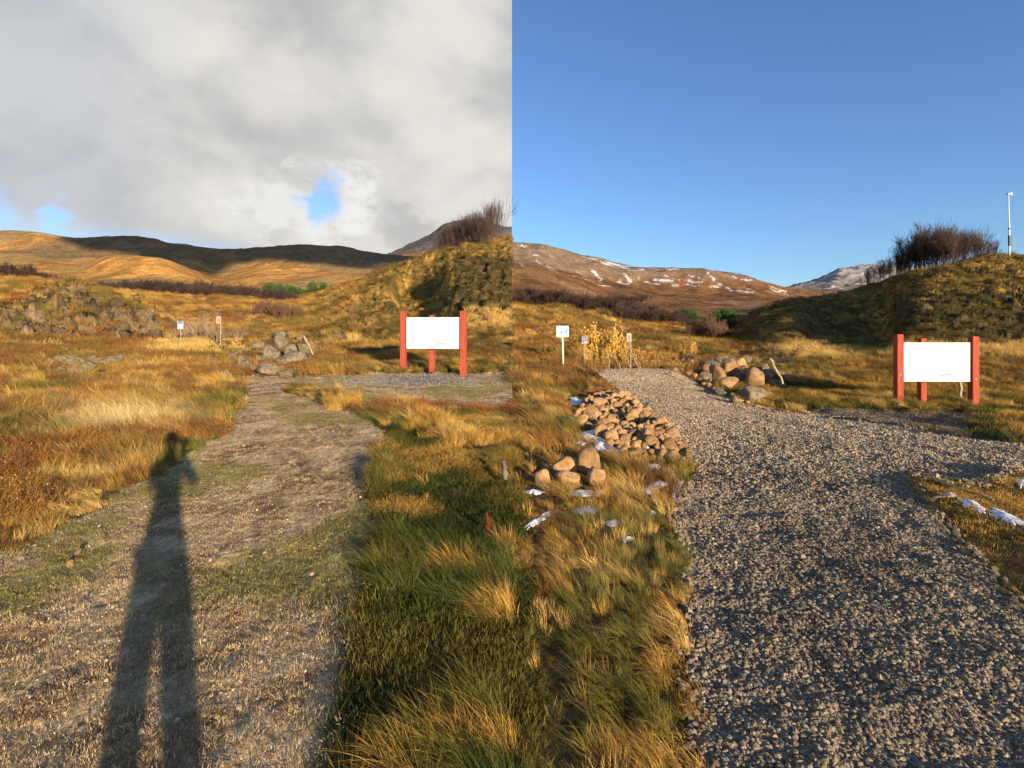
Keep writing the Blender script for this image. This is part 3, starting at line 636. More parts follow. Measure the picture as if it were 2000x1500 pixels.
# ---- crushed stone -----------------------------------------------------------------
def pebble(name, seed, m, sub=1):
    bm = bmesh.new(); bmesh.ops.create_icosphere(bm, subdivisions=sub, radius=.5); r = np.random.default_rng(seed)
    ax = r.uniform(.7, 1.15, 3)
    cuts = [Vector(r.normal(size=3)).normalized() for _ in range(7)]
    for v_ in bm.verts:
        q = v_.co.copy()
        for c_ in cuts:
            e = q.dot(c_)-.36
            if e > 0: q -= c_*e
        v_.co = Vector((q.x*ax[0], q.y*ax[1], q.z*ax[2]*.8))+Vector(r.normal(size=3))*.015
    return bm_obj(name, bm, m, link=False)
PEB = [pebble('p%d_chipping' % i, 400+i, M_STONE) for i in range(6)]
gP, gI, gR, gS, gT = [], [], [], [], []
def stones(n_, d0, d1, power, s0, s1, umin, umax, which, frac=1.0, tone=None):
    x, y, z, u, v = wedge_points(n_, d0, d1, power, umin=umin, umax=umax); p = pathness(x, y, z)
    k = which(x, y, u, v, p) & (rng.uniform(0, 1, n_) < frac); n = k.sum(); s = np.minimum(rng.uniform(s0, s1, n)*rng.lognormal(0, .28, n), .016*y[k]+.012)
    base = np.where(rng.uniform(0, 1, (n, 1)) < .25, np.array([.22,.165,.11]), np.array([.38,.285,.185]))*rng.uniform(.7, 1.2, (n, 1))*(.74+.36*sstep(3, 11, y[k]))[:, None]*(1-.18*sstep(.5, .64, fbm(x[k]*1.1, y[k]*1.1, 4, 391)))[:, None] if tone is None else np.array(tone)*rng.uniform(.6, 1.4, (n, 1))  # chippings paler with distance, the sunlit far ramp painted into the tint
    gP.append(np.stack([x[k], y[k], z[k]+s*.12], -1)); gI.append(rng.integers(0, 6, n)); gR.append(rng.uniform(0, 6.28, (n, 3))); gS.append(np.stack([s, s, s], -1)); gT.append(base)
isR = lambda x, y, u, v, p: (p == 2)
stones(290000, 1.5, 6, .9, .013, .026, 1250, 2110, isR)
stones(5000, 1.5, 7, .9, .026, .042, 1250, 2110, isR)
stones(170000, 5.5, 21, 1.1, .022, .042, 1100, 2110, isR)
def edgeR(x, y, u, v, p):
    pp = PATH_R+[PATH_R[0]]; d_ = np.full(len(u), 1e9)
    for a_, b_ in zip(pp[:-1], pp[1:]): d_ = np.minimum(d_, seg_dist(u, v, a_, b_))
    return (p == 0) & (d_ < 26/np.maximum(y, 1)*3.2*rng.uniform(.1, 1, len(u))) & (x > .3)
stones(60000, 1.5, 20, 1.0, .035, .075, 1150, 2110, edgeR, .75)
stones(12000, 2, 22, 1.2, .008, .018, -120, 1000, lambda x, y, u, v, p: (p == 1), .8, (.50, .38, .25))
stones(16000, 9, 24, 1.2, .02, .04, 600, 1000, lambda x, y, u, v, p: (p == 1) & (v < 754) & (np.hypot((u-840)/190, (v-741)/14)+rng.normal(0, .15, len(u)) < 1), .8, (.22, .20, .18))
stones(16000, 8, 16, 1.2, .015, .03, 1560, 2110, lambda x, y, u, v, p: inpoly(u, v, DIRT_R) & (p == 0), .8, (.24, .19, .14))
scatter('gravel', PEB, np.concatenate(gP), np.concatenate(gI), np.concatenate(gR), np.concatenate(gS), np.clip(np.concatenate(gT), 0, .8), 'loose crushed stone covering the paths', 'gravel')
print('stones', sum(len(a) for a in gP))

# ================================================================ rocks
def vary(m, lo=.6, hi=1.3):
    t = NT(m.node_tree); b = t.n['Principled BSDF']; l = b.inputs['Base Color'].links[0].from_socket
    oi = t.new('ShaderNodeObjectInfo'); f = t.ramp(oi.outputs['Random'], 0, 1, lo, hi, False); cm = t.new('ShaderNodeCombineColor'); [t.l.new(f, cm.inputs[i]) for i in range(3)]
    t.l.new(t.mix(1.0, l, cm.outputs[0], 'MULTIPLY'), b.inputs['Base Color']); return m
M_CRAG = vary(mat('crag_rock', (.155, .105, .055), .95, 0, .5, 7, .05, 14, col2=(.06, .042, .024)), .6, 1.2)
M_GREY = mat('lichen_rock', (.25, .195, .12), .95, 0, .5, 5, .03, 14, col2=(.11, .08, .048))
M_TAN = mat('tan_basalt', (.40, .235, .105), .95, 0, .3, 4, .014, 14, col2=(.25, .135, .06)); vary(M_TAN, .6, 1.25)
M_DARK = mat('dark_rock', (.14, .10, .075), .95, 0, .4, 6, .02, 18)
def rock_mesh(name, seed, m, round_=False, sub=3):
    bm = bmesh.new(); bmesh.ops.create_icosphere(bm, subdivisions=sub, radius=.56); r = np.random.default_rng(seed)
    k = 9 if round_ else 8; off = .35 if round_ else .34
    cuts = [(Vector(r.normal(size=3)).normalized(), off*r.uniform(.85, 1.2)) for _ in range(k)]
    ph = r.uniform(0, 50)
    for v_ in bm.verts:
        q = v_.co.copy()
        for c_, o_ in cuts:
            e = q.dot(c_)-o_
            if e > 0: q -= c_*e*.93
        n_ = float(fbm(np.array([q.x*3+ph]), np.array([q.y*3+q.z*2.3]), 4, seed)[0])-.5
        v_.co = q*(1+n_*.16)
    for e in bm.edges: e.smooth = len(e.link_faces) < 2 or e.calc_face_angle(0) < .24
    return bm_obj(name, bm, m, link=False, smooth=True).data
RK = {'grey': [rock_mesh('boulder', 500+i, M_GREY) for i in range(6)], 'tan': [rock_mesh('cobble', 520+i, M_TAN, True) for i in range(8)], 'crag': [rock_mesh('outcrop', 560+i, M_CRAG) for i in range(5)], 'dark': [rock_mesh('dark_stone', 540+i, M_DARK) for i in range(4)]}
def rock(name, u, v, w_, h_, kind, label, cat='rock', group=None, tilt=None, depth=None, sink=.12, i=None):
    """a rock w_ x h_ pixels large whose foot shows at (u, v)"""
    p = seek(u, v); s = p.y/F; me = random.choice(RK[kind]) if i is None else RK[kind][i]
    o = bpy.data.objects.new(name, me); COL.objects.link(o)
    sx, sz = w_*s, h_*s*1.06; sy = (sx+sz)/2*.9 if depth is None else depth*s
    p = on(p.x, p.y+sy*.4)
    o.location = (p.x, p.y, p.z+sz*(.5-sink)); o.scale = (sx, sy, sz)
    o.rotation_euler = (random.uniform(-.25, .25), (tilt if tilt is not None else random.uniform(-.3, .3)), random.uniform(-.3, .3))
    return tag(o, label, cat, group)
# pile beside the end of the worn path (left)
g = 'boulders piled at the head of the worn path'
for k_, (u_, v_, w_, h_) in enumerate([(539,690,24,27),(576,700,42,22),(523,706,26,24),(566,713,34,17),(590,709,22,13),(548,716,22,12),(505,708,14,11),(464,722,15,21),(478,723,17,15),(516,734,30,19),(545,729,16,11),(556,737,24,12),(492,728,15,14),(449,700,11,8),(460,697,15,8),(544,663,17,11),(566,657,15,9),(498,680,20,10),(412,712,15,8),(612,693,12,9),(436,733,13,7),(583,668,12,8),(604,676,10,7)]):
    lab = {0: 'upright grey boulder standing tallest in the pile by the worn path', 1: 'broad domed grey boulder on the right of the pile by the worn path', 9: 'pale flat faced boulder at the very edge of the worn path'}.get(k_, 'grey lichen covered boulder lying in the pile at the head of the worn path')
    rock('boulder', u_, v_, w_*1.3, h_*1.45, 'grey', lab, 'boulder', None if k_ in (0, 1, 9) else g)
g = 'old stones in a mossy row in the left meadow'
for k_, (u_, v_, w_, h_) in enumerate([(92,714,17,13),(104,712,11,15),(118,713,17,14),(129,716,13,14),(138,708,17,13),(143,717,13,12),(154,716,14,17),(166,730,19,16),(152,732,10,11),(186,714,11,12),(200,714,18,10),(215,712,20,15),(226,708,15,12),(250,713,16,7),(136,730,13,9),(112,726,12,8),(176,706,12,9)]):
    rock('boulder', u_, v_, w_*1.25, h_*1.4, 'grey', 'pale wedge shaped stone leaning below the mossy row of rocks' if k_ == 7 else 'grey mossy stone set in the low row of rocks in the left meadow', 'boulder', None if k_ == 7 else g)
# crag blocks on the left knoll
g = 'blocks weathering out of the grassy knoll'
for (u_, v_, w_, h_) in [(12,612,26,15),(60,640,34,20),(110,640,20,12),(150,628,20,16),(190,640,20,26),(205,600,22,18),(222,598,20,22),(255,612,24,18),(275,616,26,24),(292,642,22,24),(228,640,22,16),(28,632,22,16),(395,616,22,14),(412,612,20,15)]:
    rock('outcrop_block', u_, v_+6, w_*1.35, h_*1.5, 'crag', 'weathered grey brown rock block breaking out of the knoll in the far left meadow', 'rock', g, sink=.60)
# right pile
g = 'boulders heaped in the grass right of the gravel ramp'
for k_, (u_, v_, w_, h_, kk) in enumerate([(1428,742,27,38,'tan'),(1409,752,24,27,'tan'),(1482,756,46,30,'tan'),(1462,752,26,26,'tan'),(1476,786,44,28,'grey'),(1495,728,16,13,'grey'),(1542,750,16,16,'grey'),(1440,790,22,12,'grey'),(1515,762,18,14,'dark'),(1398,742,14,9,'tan'),(1520,745,14,12,'dark'),(1452,774,20,12,'grey'),(1430,708,20,10,'dark'),(1475,712,18,8,'dark'),(1500,776,16,9,'grey'),(1388,735,26,18,'tan'),(1378,722,22,16,'dark'),(1395,722,26,15,'grey'),(1412,716,22,14,'grey'),(1450,724,26,18,'tan'),(1462,712,20,13,'grey'),(1505,748,22,20,'grey'),(1428,764,30,18,'tan'),(1412,776,24,14,'grey'),(1448,752,22,17,'dark'),(1380,748,20,14,'grey'),(1528,762,20,13,'grey'),(1392,754,18,12,'tan')]):
    lab = {0: 'tall tan boulder with one pointed corner standing in the heap', 2: 'wide rounded tan boulder in front of the leaning log', 4: 'domed lichen boulder lowest in the heap near the green verge'}.get(k_, 'rough boulder in the heap in the grass right of the gravel ramp')
    rock('boulder', u_, v_, w_*1.2, h_*1.3, kk, lab, 'boulder', None if k_ in (0, 2, 4) else g)
g = 'stones lining the right edge of the gravel ramp'
for (u_, v_, w_, h_) in [(1320,727,13,8),(1334,728,11,10),(1345,722,13,9),(1353,716,9,11),(1341,714,9,8),(1350,731,12,9),(1346,737,13,8),(1359,741,14,9),(1367,748,12,8),(1376,754,14,8),(1386,760,14,9),(1396,766,12,8),(1406,770,13,8),(1419,775,12,9),(1432,780,12,7),(1448,787,14,7),(1365,731,11,10),(1373,720,9,8),(1463,790,13,6),(1480,797,14,6),(1500,801,12,5),(1330,718,11,9)]:
    rock('cobble', u_, v_, w_, h_, 'tan', 'pinkish tan stone along the right edge of the gravel ramp', 'stone', g)
g = 'dark stones behind the top of the gravel ramp'
for (u_, v_, w_, h_) in [(1322,714,14,14),(1333,710,14,12),(1345,708,13,12),(1356,707,13,11),(1363,702,11,9),(1315,706,10,9),(1350,701,10,8)]:
    rock('dark_stone', u_, v_, w_, h_, 'dark', 'dark stone behind the top right corner of the gravel ramp', 'stone', g)
# five boulders on the grass
for (u_, v_, w_, h_, tl, lab, i_) in [
    (1060,958,39,38,.1,'round tan boulder at the left end of the five boulders', 0),
    (1101,938,48,42,-.5,'slanting tan boulder second from the left behind a flat one', 1),
    (1151,936,56,60,.35,'largest tallest boulder of the five on the snowy grass', 2),
    (1109,952,48,28,-.1,'low flat tan boulder in front of the slanting one', 3),
    (1165,950,37,38,.1,'block shaped boulder leaning on the right side of the largest one', 4)]:
    rock('boulder', u_, v_, w_, h_, 'tan', lab, 'boulder', None, tl, i=i_, sink=.08)
# stones pitched on the side of the ramp
BANK = [(1133,792),(1150,774),(1176,768),(1206,764),(1236,780),(1262,802),(1290,822),(1312,845),(1345,880),(1354,897),(1335,912),(1300,905),(1262,900),(1222,888),(1190,868),(1160,838),(1122,822)]
g = 'stones packed on the bank of the gravel ramp'; pts = []
tries = 0
while len(pts) < 185 and tries < 30000:
    tries += 1; a = random.uniform(1120, 1356); b = random.uniform(764, 914)
    if not inpoly(np.array([a]), np.array([b]), BANK)[0]: continue
    r_ = random.choice([6.5, 8, 9.5, 11, 13, 15])*(.82+.0022*(b-800))
    if tries > 12000: r_ = 6.2
    if all(math.hypot(a-q[0], (b-q[1])*1.25) > (r_+q[2])*.66 for q in pts): pts.append((a, b, r_))
pts.sort(key=lambda q: q[1])
for (a, b, r_) in pts:
    o = rock('cobble', a, b+r_*.8, r_*2.5, r_*1.9, 'tan', 'tan stone packed among many on the bank left of the gravel ramp', 'stone', g, random.uniform(-.5, .2), r_*2.0, sink=.22)
    o.location.z += .02*max(0, min(1, (a-1122)/160.))
rock('cobble', 133, 1110, 15, 14, 'tan', 'rounder of two small stones on the worn path at lower left', 'stone', i=5)
rock('cobble', 147, 1092, 11, 19, 'tan', 'longer tilted one of two small stones on the worn path', 'stone', tilt=.5, i=6)
rock('slab', 795, 727, 26, 5, 'tan', 'pale flat stone at the left post of the tilted board', 'stone', tilt=0)
rock('slab', 1768, 800, 30, 7, 'tan', 'pale flat stone at the left post of the right board', 'stone', tilt=0)
g = 'small stones scattered on the grass by the path'
for (u_, v_, w_) in [(1540,808,9),(1520,802,7),(1582,812,6),(1560,803,8),(1878,1002,8),(1900,1000,10),(1920,1015,7),(1855,1022,11),(1842,1010,9),(1868,1040,10),(1893,1068,11),(1886,1050,9),(1905,1095,12),(1873,1056,12),(1165,800,6),(1300,925,14),(1308,942,11),(1325,905,12),(1316,890,12),(1290,913,15),(1345,945,9),(1338,925,8)]:
    rock('cobble', u_, v_, w_, w_*.7, 'tan', 'small loose tan stone on the grass beside the gravel', 'stone', g)

# ================================================================ snow
def snow_mesh():
    V = []; Q_ = []
    for si, (cx, cy, rx, ry, an) in enumerate(SNOW):
        if cx < 0: continue
        a = math.radians(an); R_, S_ = 9, 72; th = np.linspace(0, 2*math.pi, S_, endpoint=False)
        edge = .25+1.35*fbm(np.cos(th)*3.2+si*7, np.sin(th)*3.2, 5, 700+si, .62)
        rr = np.linspace(0, 1, R_)[:, None]
        rd = rr*((1-rr)*.85+rr*edge); X = rd*np.cos(th)*rx*1.1; Y = rd*np.sin(th)*ry*1.1
        U = cx+X*math.cos(a)-Y*math.sin(a); W_ = cy+X*math.sin(a)+Y*math.cos(a)
        c0 = seek(cx, cy)
        # rows on the picture back to distances on nearly level ground
        D = c0.y*(cy-HZ+(EYE-c0.z-0)*0)/(W_-HZ); D = c0.y*(cy-(HZ+0))/(W_-HZ)
        px, py = (U-1000)/F*D, D; s = c0.y/F
        gz_ = ground_z(px, py); bump_ = (fbm(px*9, py*9, 3, 720)-.4)*.03
        zz = gz_+.020*np.clip(1-rr**1.3, 0, 1)+bump_*np.clip(1-rr, 0, 1)*.9-.012*(rr > .99)+.006
        b0 = len(V); V += list(np.stack([px, py, zz], -1).reshape(-1, 3))
        for i in range(R_-1):
            for k in range(S_): Q_.append((b0+i*S_+k, b0+i*S_+(k+1) % S_, b0+(i+1)*S_+(k+1) % S_, b0+(i+1)*S_+k))
    return np.array(V), np.array(Q_)[:, ::-1]
M_SNOW = mat('old_snow', (.74, .74, .75), 1.0, 0, .08, 20, .01, 40)
V_, Q_ = snow_mesh(); tag(mesh_np('snow', V_, Q_, M_SNOW, True), 'patches of old white snow lying in the grass', 'snow', kind='stuff')

# ================================================================ shrubs and trees
M_TWIG = mat('bare_twigs', (.095, .055, .042), .9, 0, .4, 3); M_TWIGD = mat('dark_twigs', (.075, .045, .032), .9, 0, .4, 3)
M_TWIGR = mat('red_twigs', (.21, .105, .06), .9, 0, .4, 3)
M_TWIGP = mat('pale_twigs', (.42, .30, .19), .9, 0, .4, 3)
def shrub_mesh(name, seed, m, stems=9, H=1.0, spread=.45, fan_=.5, depth=3, r0=.012, rt=.004, kids=(5, 5, 4), extra_leaf=0, leaf=.02):
    """bare many-stemmed bush one metre high: every twig a tapered three-sided tube"""
    r = np.random.default_rng(seed); V = []; T_ = []; lv = []; lt = []
    def twig(p, d_, L_, ra, lev):
        n_ = 3 if lev < 2 else 2; ps = [p]; q = p.copy(); dd = d_.copy()
        for i in range(n_):
            dd = dd+r.normal(size=3)*.16+np.array([0, 0, .12]); dd /= np.linalg.norm(dd); q = q+dd*L_/n_; ps.append(q)
        b = len(V); re = ra*.45
        for i, pt in enumerate(ps):
            t_ = dd; a = np.cross(t_, [.31, .9, .2]); a /= np.linalg.norm(a); c = np.cross(t_, a); rr = ra+(re-ra)*i/n_
            for k in range(3): V.append(pt+rr*(a*math.cos(2.094*k)+c*math.sin(2.094*k)))
        for i in range(n_):
            for k in range(3):
                A = b+3*i+k; B = b+3*i+(k+1) % 3; T_.append((A, B, B+3)); T_.append((A, B+3, A+3))
        if lev < depth:
            for _ in range(kids[lev]):
                f = r.uniform(.3, 1.0); i = min(int(f*n_), n_-1); pt = ps[i]+(ps[i+1]-ps[i])*(f*n_-i)
                nd = dd+r.normal(size=3)*fan_; nd[2] = abs(nd[2])*.8+.25; nd /= np.linalg.norm(nd)
                twig(pt, nd, L_*r.uniform(.38, .62), max(rt, ra*.5), lev+1)
        if extra_leaf and lev >= 1:
            for _ in range(extra_leaf):
                c0 = ps[-1]+(ps[0]-ps[-1])*r.uniform(0, .8)+r.normal(size=3)*leaf*.8; e1 = r.normal(size=3); e1 *= leaf*r.uniform(.5, 1.2)/np.linalg.norm(e1); e2 = np.cross(e1, r.normal(size=3)); e2 *= leaf*.7/max(np.linalg.norm(e2), 1e-6)
                k = len(lv); lv.extend([c0-e1, c0+e2, c0+e1, c0-e2]); lt.append((k, k+1, k+2)); lt.append((k, k+2, k+3))
    for s_ in range(stems):
        a = r.uniform(0, 6.283); rr = spread*.35*math.sqrt(r.uniform()); lean = spread*r.uniform(.1, 1)
        d_ = np.array([math.cos(a)*lean, math.sin(a)*lean, 1.]); d_ /= np.linalg.norm(d_)
        twig(np.array([rr*math.cos(a), rr*math.sin(a), -.04]), d_, H*r.uniform(.5, .72), r0*r.uniform(.7, 1.2), 0)
    zs = np.array(V)[:, 2].max(); V = np.array(V)/zs
    o = mesh_np(name, V, T_, m, False, link=False)
    lf = mesh_np(name+'_leaves', np.array(lv)/zs, lt, None, False, link=False) if lv else None
    return o.data, (lf.data if lf else None)
SH_TALL = [shrub_mesh('leafless_shrub', 600+i, M_TWIG, 7, 1, .5, .5, 3, .009, .0026, (6, 5, 4)) for i in range(4)]
SH_MID = [shrub_mesh('leafless_shrub', 640+i, M_TWIG, 11, 1, .8, .5, 2, .0075, .003, (7, 5)) for i in range(4)]
SH_LOW = [shrub_mesh('leafless_shrub', 610+i, M_TWIGD, 14, 1, .9, .5, 2, .016, .008, (7, 6)) for i in range(4)]
SH_RED = [shrub_mesh('red_shrub', 620+i, M_TWIGR, 14, 1, 1.0, .55, 2, .014, .007, (8, 6)) for i in range(3)]
SH_PALE = [shrub_mesh('pale_shrub', 630+i, M_TWIGP, 8, 1, .8, .6, 2, .010, .005, (5, 4)) for i in range(3)]
def shrub(kind, x, y, h, wide, label, group=None, name='leafless_shrub', cat='shrub', sink=.05):
    me = random.choice(kind)[0]; o = bpy.data.objects.new(name, me); COL.objects.link(o)
    p = on(x, y); o.location = (p.x, p.y, p.z-sink); o.scale = (h*wide, h*wide, h); o.rotation_euler = (0, 0, random.uniform(0, 6.28))
    return tag(o, label, cat, group)
# thicket on the crest of the left hill
for u_ in np.concatenate([np.arange(862, 974, 4.4), np.arange(868, 966, 9.0)]):
    h_px = np.interp(u_, [860, 866, 880, 900, 930, 960, 985, 1000], [28, 46, 52, 58, 66, 82, 98, 104])*random.uniform(.72, 1.05); d_ = random.uniform(60, 68)
    shrub(random.choice([SH_TALL, SH_MID]), (u_-1000)/F*d_, d_, h_px*d_/F*random.uniform(.7, 1)+.6, random.uniform(.5, .7)*(1 if u_ < 945 else .72), 'dark leafless bush in the thicket on the crest of the left hill', 'leafless bushes on the crest of the left hill')
for u_ in np.concatenate([np.arange(1690, 1952, 8.0), np.arange(1760, 1900, 11.0)]):
    h_px = np.interp(u_, [1686, 1695, 1715, 1760, 1790, 1815, 1845, 1866, 1880, 1900, 1930, 1966], [26, 42, 50, 66, 84, 98, 96, 82, 58, 70, 44, 22])*random.uniform(.75, 1.03)
    d_ = np.interp(u_, [1690, 1750, 1850, 1966], [64, 60, 53, 52])+random.uniform(-1, 3)
    rusty = 1775 < u_ < 1860
    shrub(random.choice([SH_TALL, SH_TALL, SH_MID]), (u_-1000)/F*d_, d_, h_px*d_/F+.4, random.uniform(.55, .8), 'reddish brown leafless bush in the thicket on the crest of the right hill', 'leafless bushes on the crest of the right hill')
for u_ in np.arange(-20, 122, 6.5):
    d_ = random.uniform(50, 60); h_px = np.interp(u_, [0, 30, 60, 100, 122], [34, 28, 28, 20, 12])*random.uniform(.6, 1.1)
    shrub(SH_LOW, (u_-1000)/F*d_, d_, h_px*d_/F+.3, random.uniform(.6, .9), 'dark leafless bush above the knoll at the far left edge', 'leafless bushes above the left knoll')
for u_ in np.arange(138, 585, 5.6):
    d_ = random.uniform(66, 78); h_px = np.interp(u_, [138, 200, 260, 300, 450, 560, 585], [22, 22, 30, 32, 32, 26, 18])*random.uniform(.6, 1.1)
    shrub(SH_LOW, (u_-1000)/F*d_, d_, h_px*d_/F, random.uniform(.9, 1.4), 'dark leafless bush in the long hedge line below the golden slopes', 'hedge line of leafless bushes below the golden slopes')
for u_ in np.arange(1003, 1430, 5.2):
    d_ = random.uniform(66, 78); h_px = np.interp(u_, [1000, 1060, 1200, 1300, 1430], [32, 36, 36, 32, 22])*random.uniform(.6, 1.1)
    shrub(SH_LOW, (u_-1000)/F*d_, d_, h_px*d_/F, random.uniform(.9, 1.4), 'dark leafless bush in the hedge line below the snow streaked mountain', 'hedge line of leafless bushes below the snow streaked mountain')
def red_at(lst, d_, group, label, kind=None, nm='red_shrub'):
    for (u_, h_) in lst:
        y_ = d_*random.uniform(.96, 1.04); shrub(kind or SH_RED, (u_-1000)/F*y_, y_, h_*y_/F, random.uniform(.6, .9), label, group, nm)
red_at([(500,28),(515,32),(530,36),(545,38),(558,36),(572,30),(582,24),(480,22),(508,26),(538,30),(565,30)], 47, 'red brown bushes below the green pines', 'red brown leafless bush in front of the green pines')
red_at([(1358,40),(1370,48),(1382,52),(1394,48),(1404,40),(1346,30),(1414,30),(1425,24)], 50, 'red brown bushes right of the yellow thicket', 'red brown leafless bush below the dark pines')
red_at([(722,20),(735,22),(748,24),(762,22),(776,20),(790,16)], 80, 'brown bushes on the saddle of the left hill', 'brown bush on the saddle beyond the left hill')
red_at([(1590,14),(1602,18),(1618,18),(1634,16)], 75, 'brown bushes on the saddle of the right hill', 'brown bush on the saddle beyond the right hill')
for (u_, d_, h_) in [(418,210,12),(430,208,16),(452,205,20),(459,205,18),(445,206,14),(490,205,10),(1203,215,14),(1215,213,18),(1228,213,16),(1243,208,20),(1256,208,24),(1237,214,12),(1545,140,16),(1552,140,20)]:
    shrub(SH_LOW, (u_-1000)/F*d_, d_, h_*d_/F, 1.0, 'dark round bush far off on the slope beyond the hedge line', 'far bushes on the slopes')
red_at([(365,40),(378,44),(392,52),(402,56),(415,40),(350,34),(340,30),(430,34),(445,28),(460,26),(470,30)], 34, 'pale twiggy bushes behind the two small notices', 'pale twiggy bush near the two small notices in the left meadow', SH_PALE, 'pale_shrub')
red_at([(650,22),(665,26),(640,20),(610,24)], 30, 'pale twiggy bushes at the foot of the left hill', 'pale twiggy bush at the foot of the left hill', SH_PALE, 'pale_shrub')
s_ = shrub([shrub_mesh('sapling', 650, M_TWIGR, 2, 1, .15, .5, 2, .012, .006, (7, 4))], (686-1000)/F*33, 33, 66*33/F, .8, 'thin bare reddish sapling standing alone at the foot of the left hill', None, 'sapling', 'sapling')
red_at([(850,22),(866,26),(880,24),(830,20),(815,18)], 27, 'dark bushes behind the tilted board', 'dark twiggy bush behind the tilted board', SH_LOW, 'leafless_shrub')

# yellow-leaved shrubs
M_YLEAF = mat('yellow_leaves', (.78, .45, .06), .8, 0, .45, 12, col2=(.52, .27, .04))
YL = [shrub_mesh('yellow_shrub', 660+i, M_TWIGP, 7, 1, .55, .5, 2, .009, .004, (6, 5), 4, .028) for i in range(4)]
OL = [shrub_mesh('orange_shrub', 670+i, M_TWIGR, 9, 1, .8, .55, 2, .010, .005, (6, 5), 2, .022) for i in range(3)]
for k in YL+OL: k[1].materials.append(M_YLEAF)
def leafy(kinds, u_, d_, h_px, wide, label, group, name='yellow_leaved_shrub'):
    st, lf = random.choice(kinds); o = bpy.data.objects.new(name, st); COL.objects.link(o); x_ = (u_-1000)/F*d_; p = on(x_, d_)
    o.location = (p.x, p.y, p.z-.05); h_ = h_px*d_/F; o.scale = (h_*wide, h_*wide, h_); o.rotation_euler = (0, 0, random.uniform(0, 6.28)); tag(o, label, 'shrub', group)
    l_ = bpy.data.objects.new('leaves', lf); COL.objects.link(l_); l_.parent = o
for (u_, d_, h_) in [(1133,27,62),(1148,26.5,78),(1158,27,88),(1170,26,92),(1182,26.5,96),(1193,26,98),(1205,26.5,86),(1150,25.5,55),(1172,25.5,60),(1190,25.5,62),(1215,26,72),(1140,25,48)]:
    leafy(YL, u_, d_, h_*random.uniform(.9, 1.05), random.uniform(.5, .7), 'shrub with bright yellow leaves behind the top of the gravel ramp', 'yellow leaved shrubs behind the gravel ramp')
for (u_, d_, h_) in [(1120,26.5,50),(1112,27,40),(1128,25,40),(1222,26,64),(1235,26.5,60),(1248,26,54),(1262,27,50),(1278,27,44),(1295,28,42),(1312,29,40),(1210,25,44),(1230,25,42),(1180,25,40),(1160,25,38),(1255,25,38),(1275,25,34),(1295,25,30),(1080,25.5,34),(1066,26,40),(1100,26,34)]:
    leafy(OL, u_, d_, h_*random.uniform(.9, 1.05), random.uniform(.6, .9), 'tangled brown shrub with few leaves behind the gravel ramp', 'brown tangled shrubs behind the gravel ramp', 'tangled_shrub')
leafy(YL, 1343, 34, 44, .6, 'lone orange yellow bush right of the thicket', None); leafy(YL, 1354, 34.5, 32, .6, 'small yellow bush beside the lone orange yellow bush', None)
leafy(YL, 1100, 27, 66, .3, 'slim yellow leaved shoots rising above the dog notice', None)
def pole_px(name, a, b, da, db, r1, r2, m, label, cat, group=None, wob=.01):
    P0 = seek(*a) if da is None else Vector(((a[0]-1000)/F*da, da, EYE+(HZ-a[1])/F*da)); P1 = Vector(((b[0]-1000)/F*(db or P0.y), db or P0.y, EYE+(HZ-b[1])/F*(db or P0.y)))
    n_ = 7; pts = [P0.lerp(P1, i/(n_-1))+Vector((random.gauss(0, wob), random.gauss(0, wob), 0))*(0 < i < n_-1) for i in range(n_)]
    pts[0] = pts[0]-Vector((0, 0, .06)); return tag(tube_obj(name, pts, [r1+(r2-r1)*i/(n_-1) for i in range(n_)], m, 7), label, cat, group)
M_BARK = mat('pale_bark', (.46, .33, .20), .9, 0, .35, 9, .004, 30)
for a, b in [((1190,722),(1186,672)),((1214,721),(1196,690)),((1232,721),(1219,688)),((1250,721),(1228,678)),((1253,721),(1236,684)),((1283,720),(1280,706))]:
    pole_px('bare_stem', a, b, 21.5, 22.0, .022, .010, M_BARK, 'pale bare leaning stem rising behind the end of the gravel ramp', 'sapling', 'bare stems behind the gravel ramp', .03)

# evergreens
M_NEEDLE = mat('pine_needles', (.035, .075, .018), .8, 0, .5, 2.5, col2=(.075, .13, .028))
M_LIME = mat('light_green_leaves', (.12, .22, .03), .8, 0, .5, 2.5, col2=(.06, .12, .02))
M_TRUNK = mat('pine_bark', (.12, .08, .055), .95, 0, .3, 8)
def crown_mesh(name, seed, m, n=4200, lobes=9):
    r = np.random.default_rng(seed); cs = np.stack([r.normal(0, .30, lobes), r.normal(0, .30, lobes), r.uniform(.25, .72, lobes)], -1); rad = r.uniform(.16, .30, lobes)
    k = r.integers(0, lobes, n); dv = r.normal(size=(n, 3)); dv /= np.linalg.norm(dv, axis=1)[:, None]
    c0 = cs[k]+dv*(rad[k]*r.uniform(.55, 1.08, n)**.5)[:, None]; c0[:, 2] = np.maximum(c0[:, 2], .03)
    e1 = dv*.7+r.normal(size=(n, 3))*.5+np.array([0, 0, .5]); e1 /= np.linalg.norm(e1, axis=1)[:, None]; e2 = np.cross(e1, r.normal(size=(n, 3))); e2 /= np.linalg.norm(e2, axis=1)[:, None]
    s = r.uniform(.025, .05, n)[:, None]; V = np.stack([c0-e2*s*.35, c0+e2*s*.35, c0+e1*s*1.7], 1).reshape(-1, 3)
    V[:, 2] /= V[:, 2].max()
    return mesh_np(name, V, np.arange(n*3).reshape(n, 3), m, False, link=False).data
CR = [crown_mesh('pine_crown', 800+i, M_NEEDLE) for i in range(4)]; CL = [crown_mesh('bush_crown', 810+i, M_LIME) for i in range(2)]
tv_, tf_ = tube_np([(0, 0, -.1), (.02, 0, .3), (0, .02, .62)], [.035, .028, .012], 6); TRK = mesh_np('trunk', tv_, [f for f in tf_], M_TRUNK, link=False).data
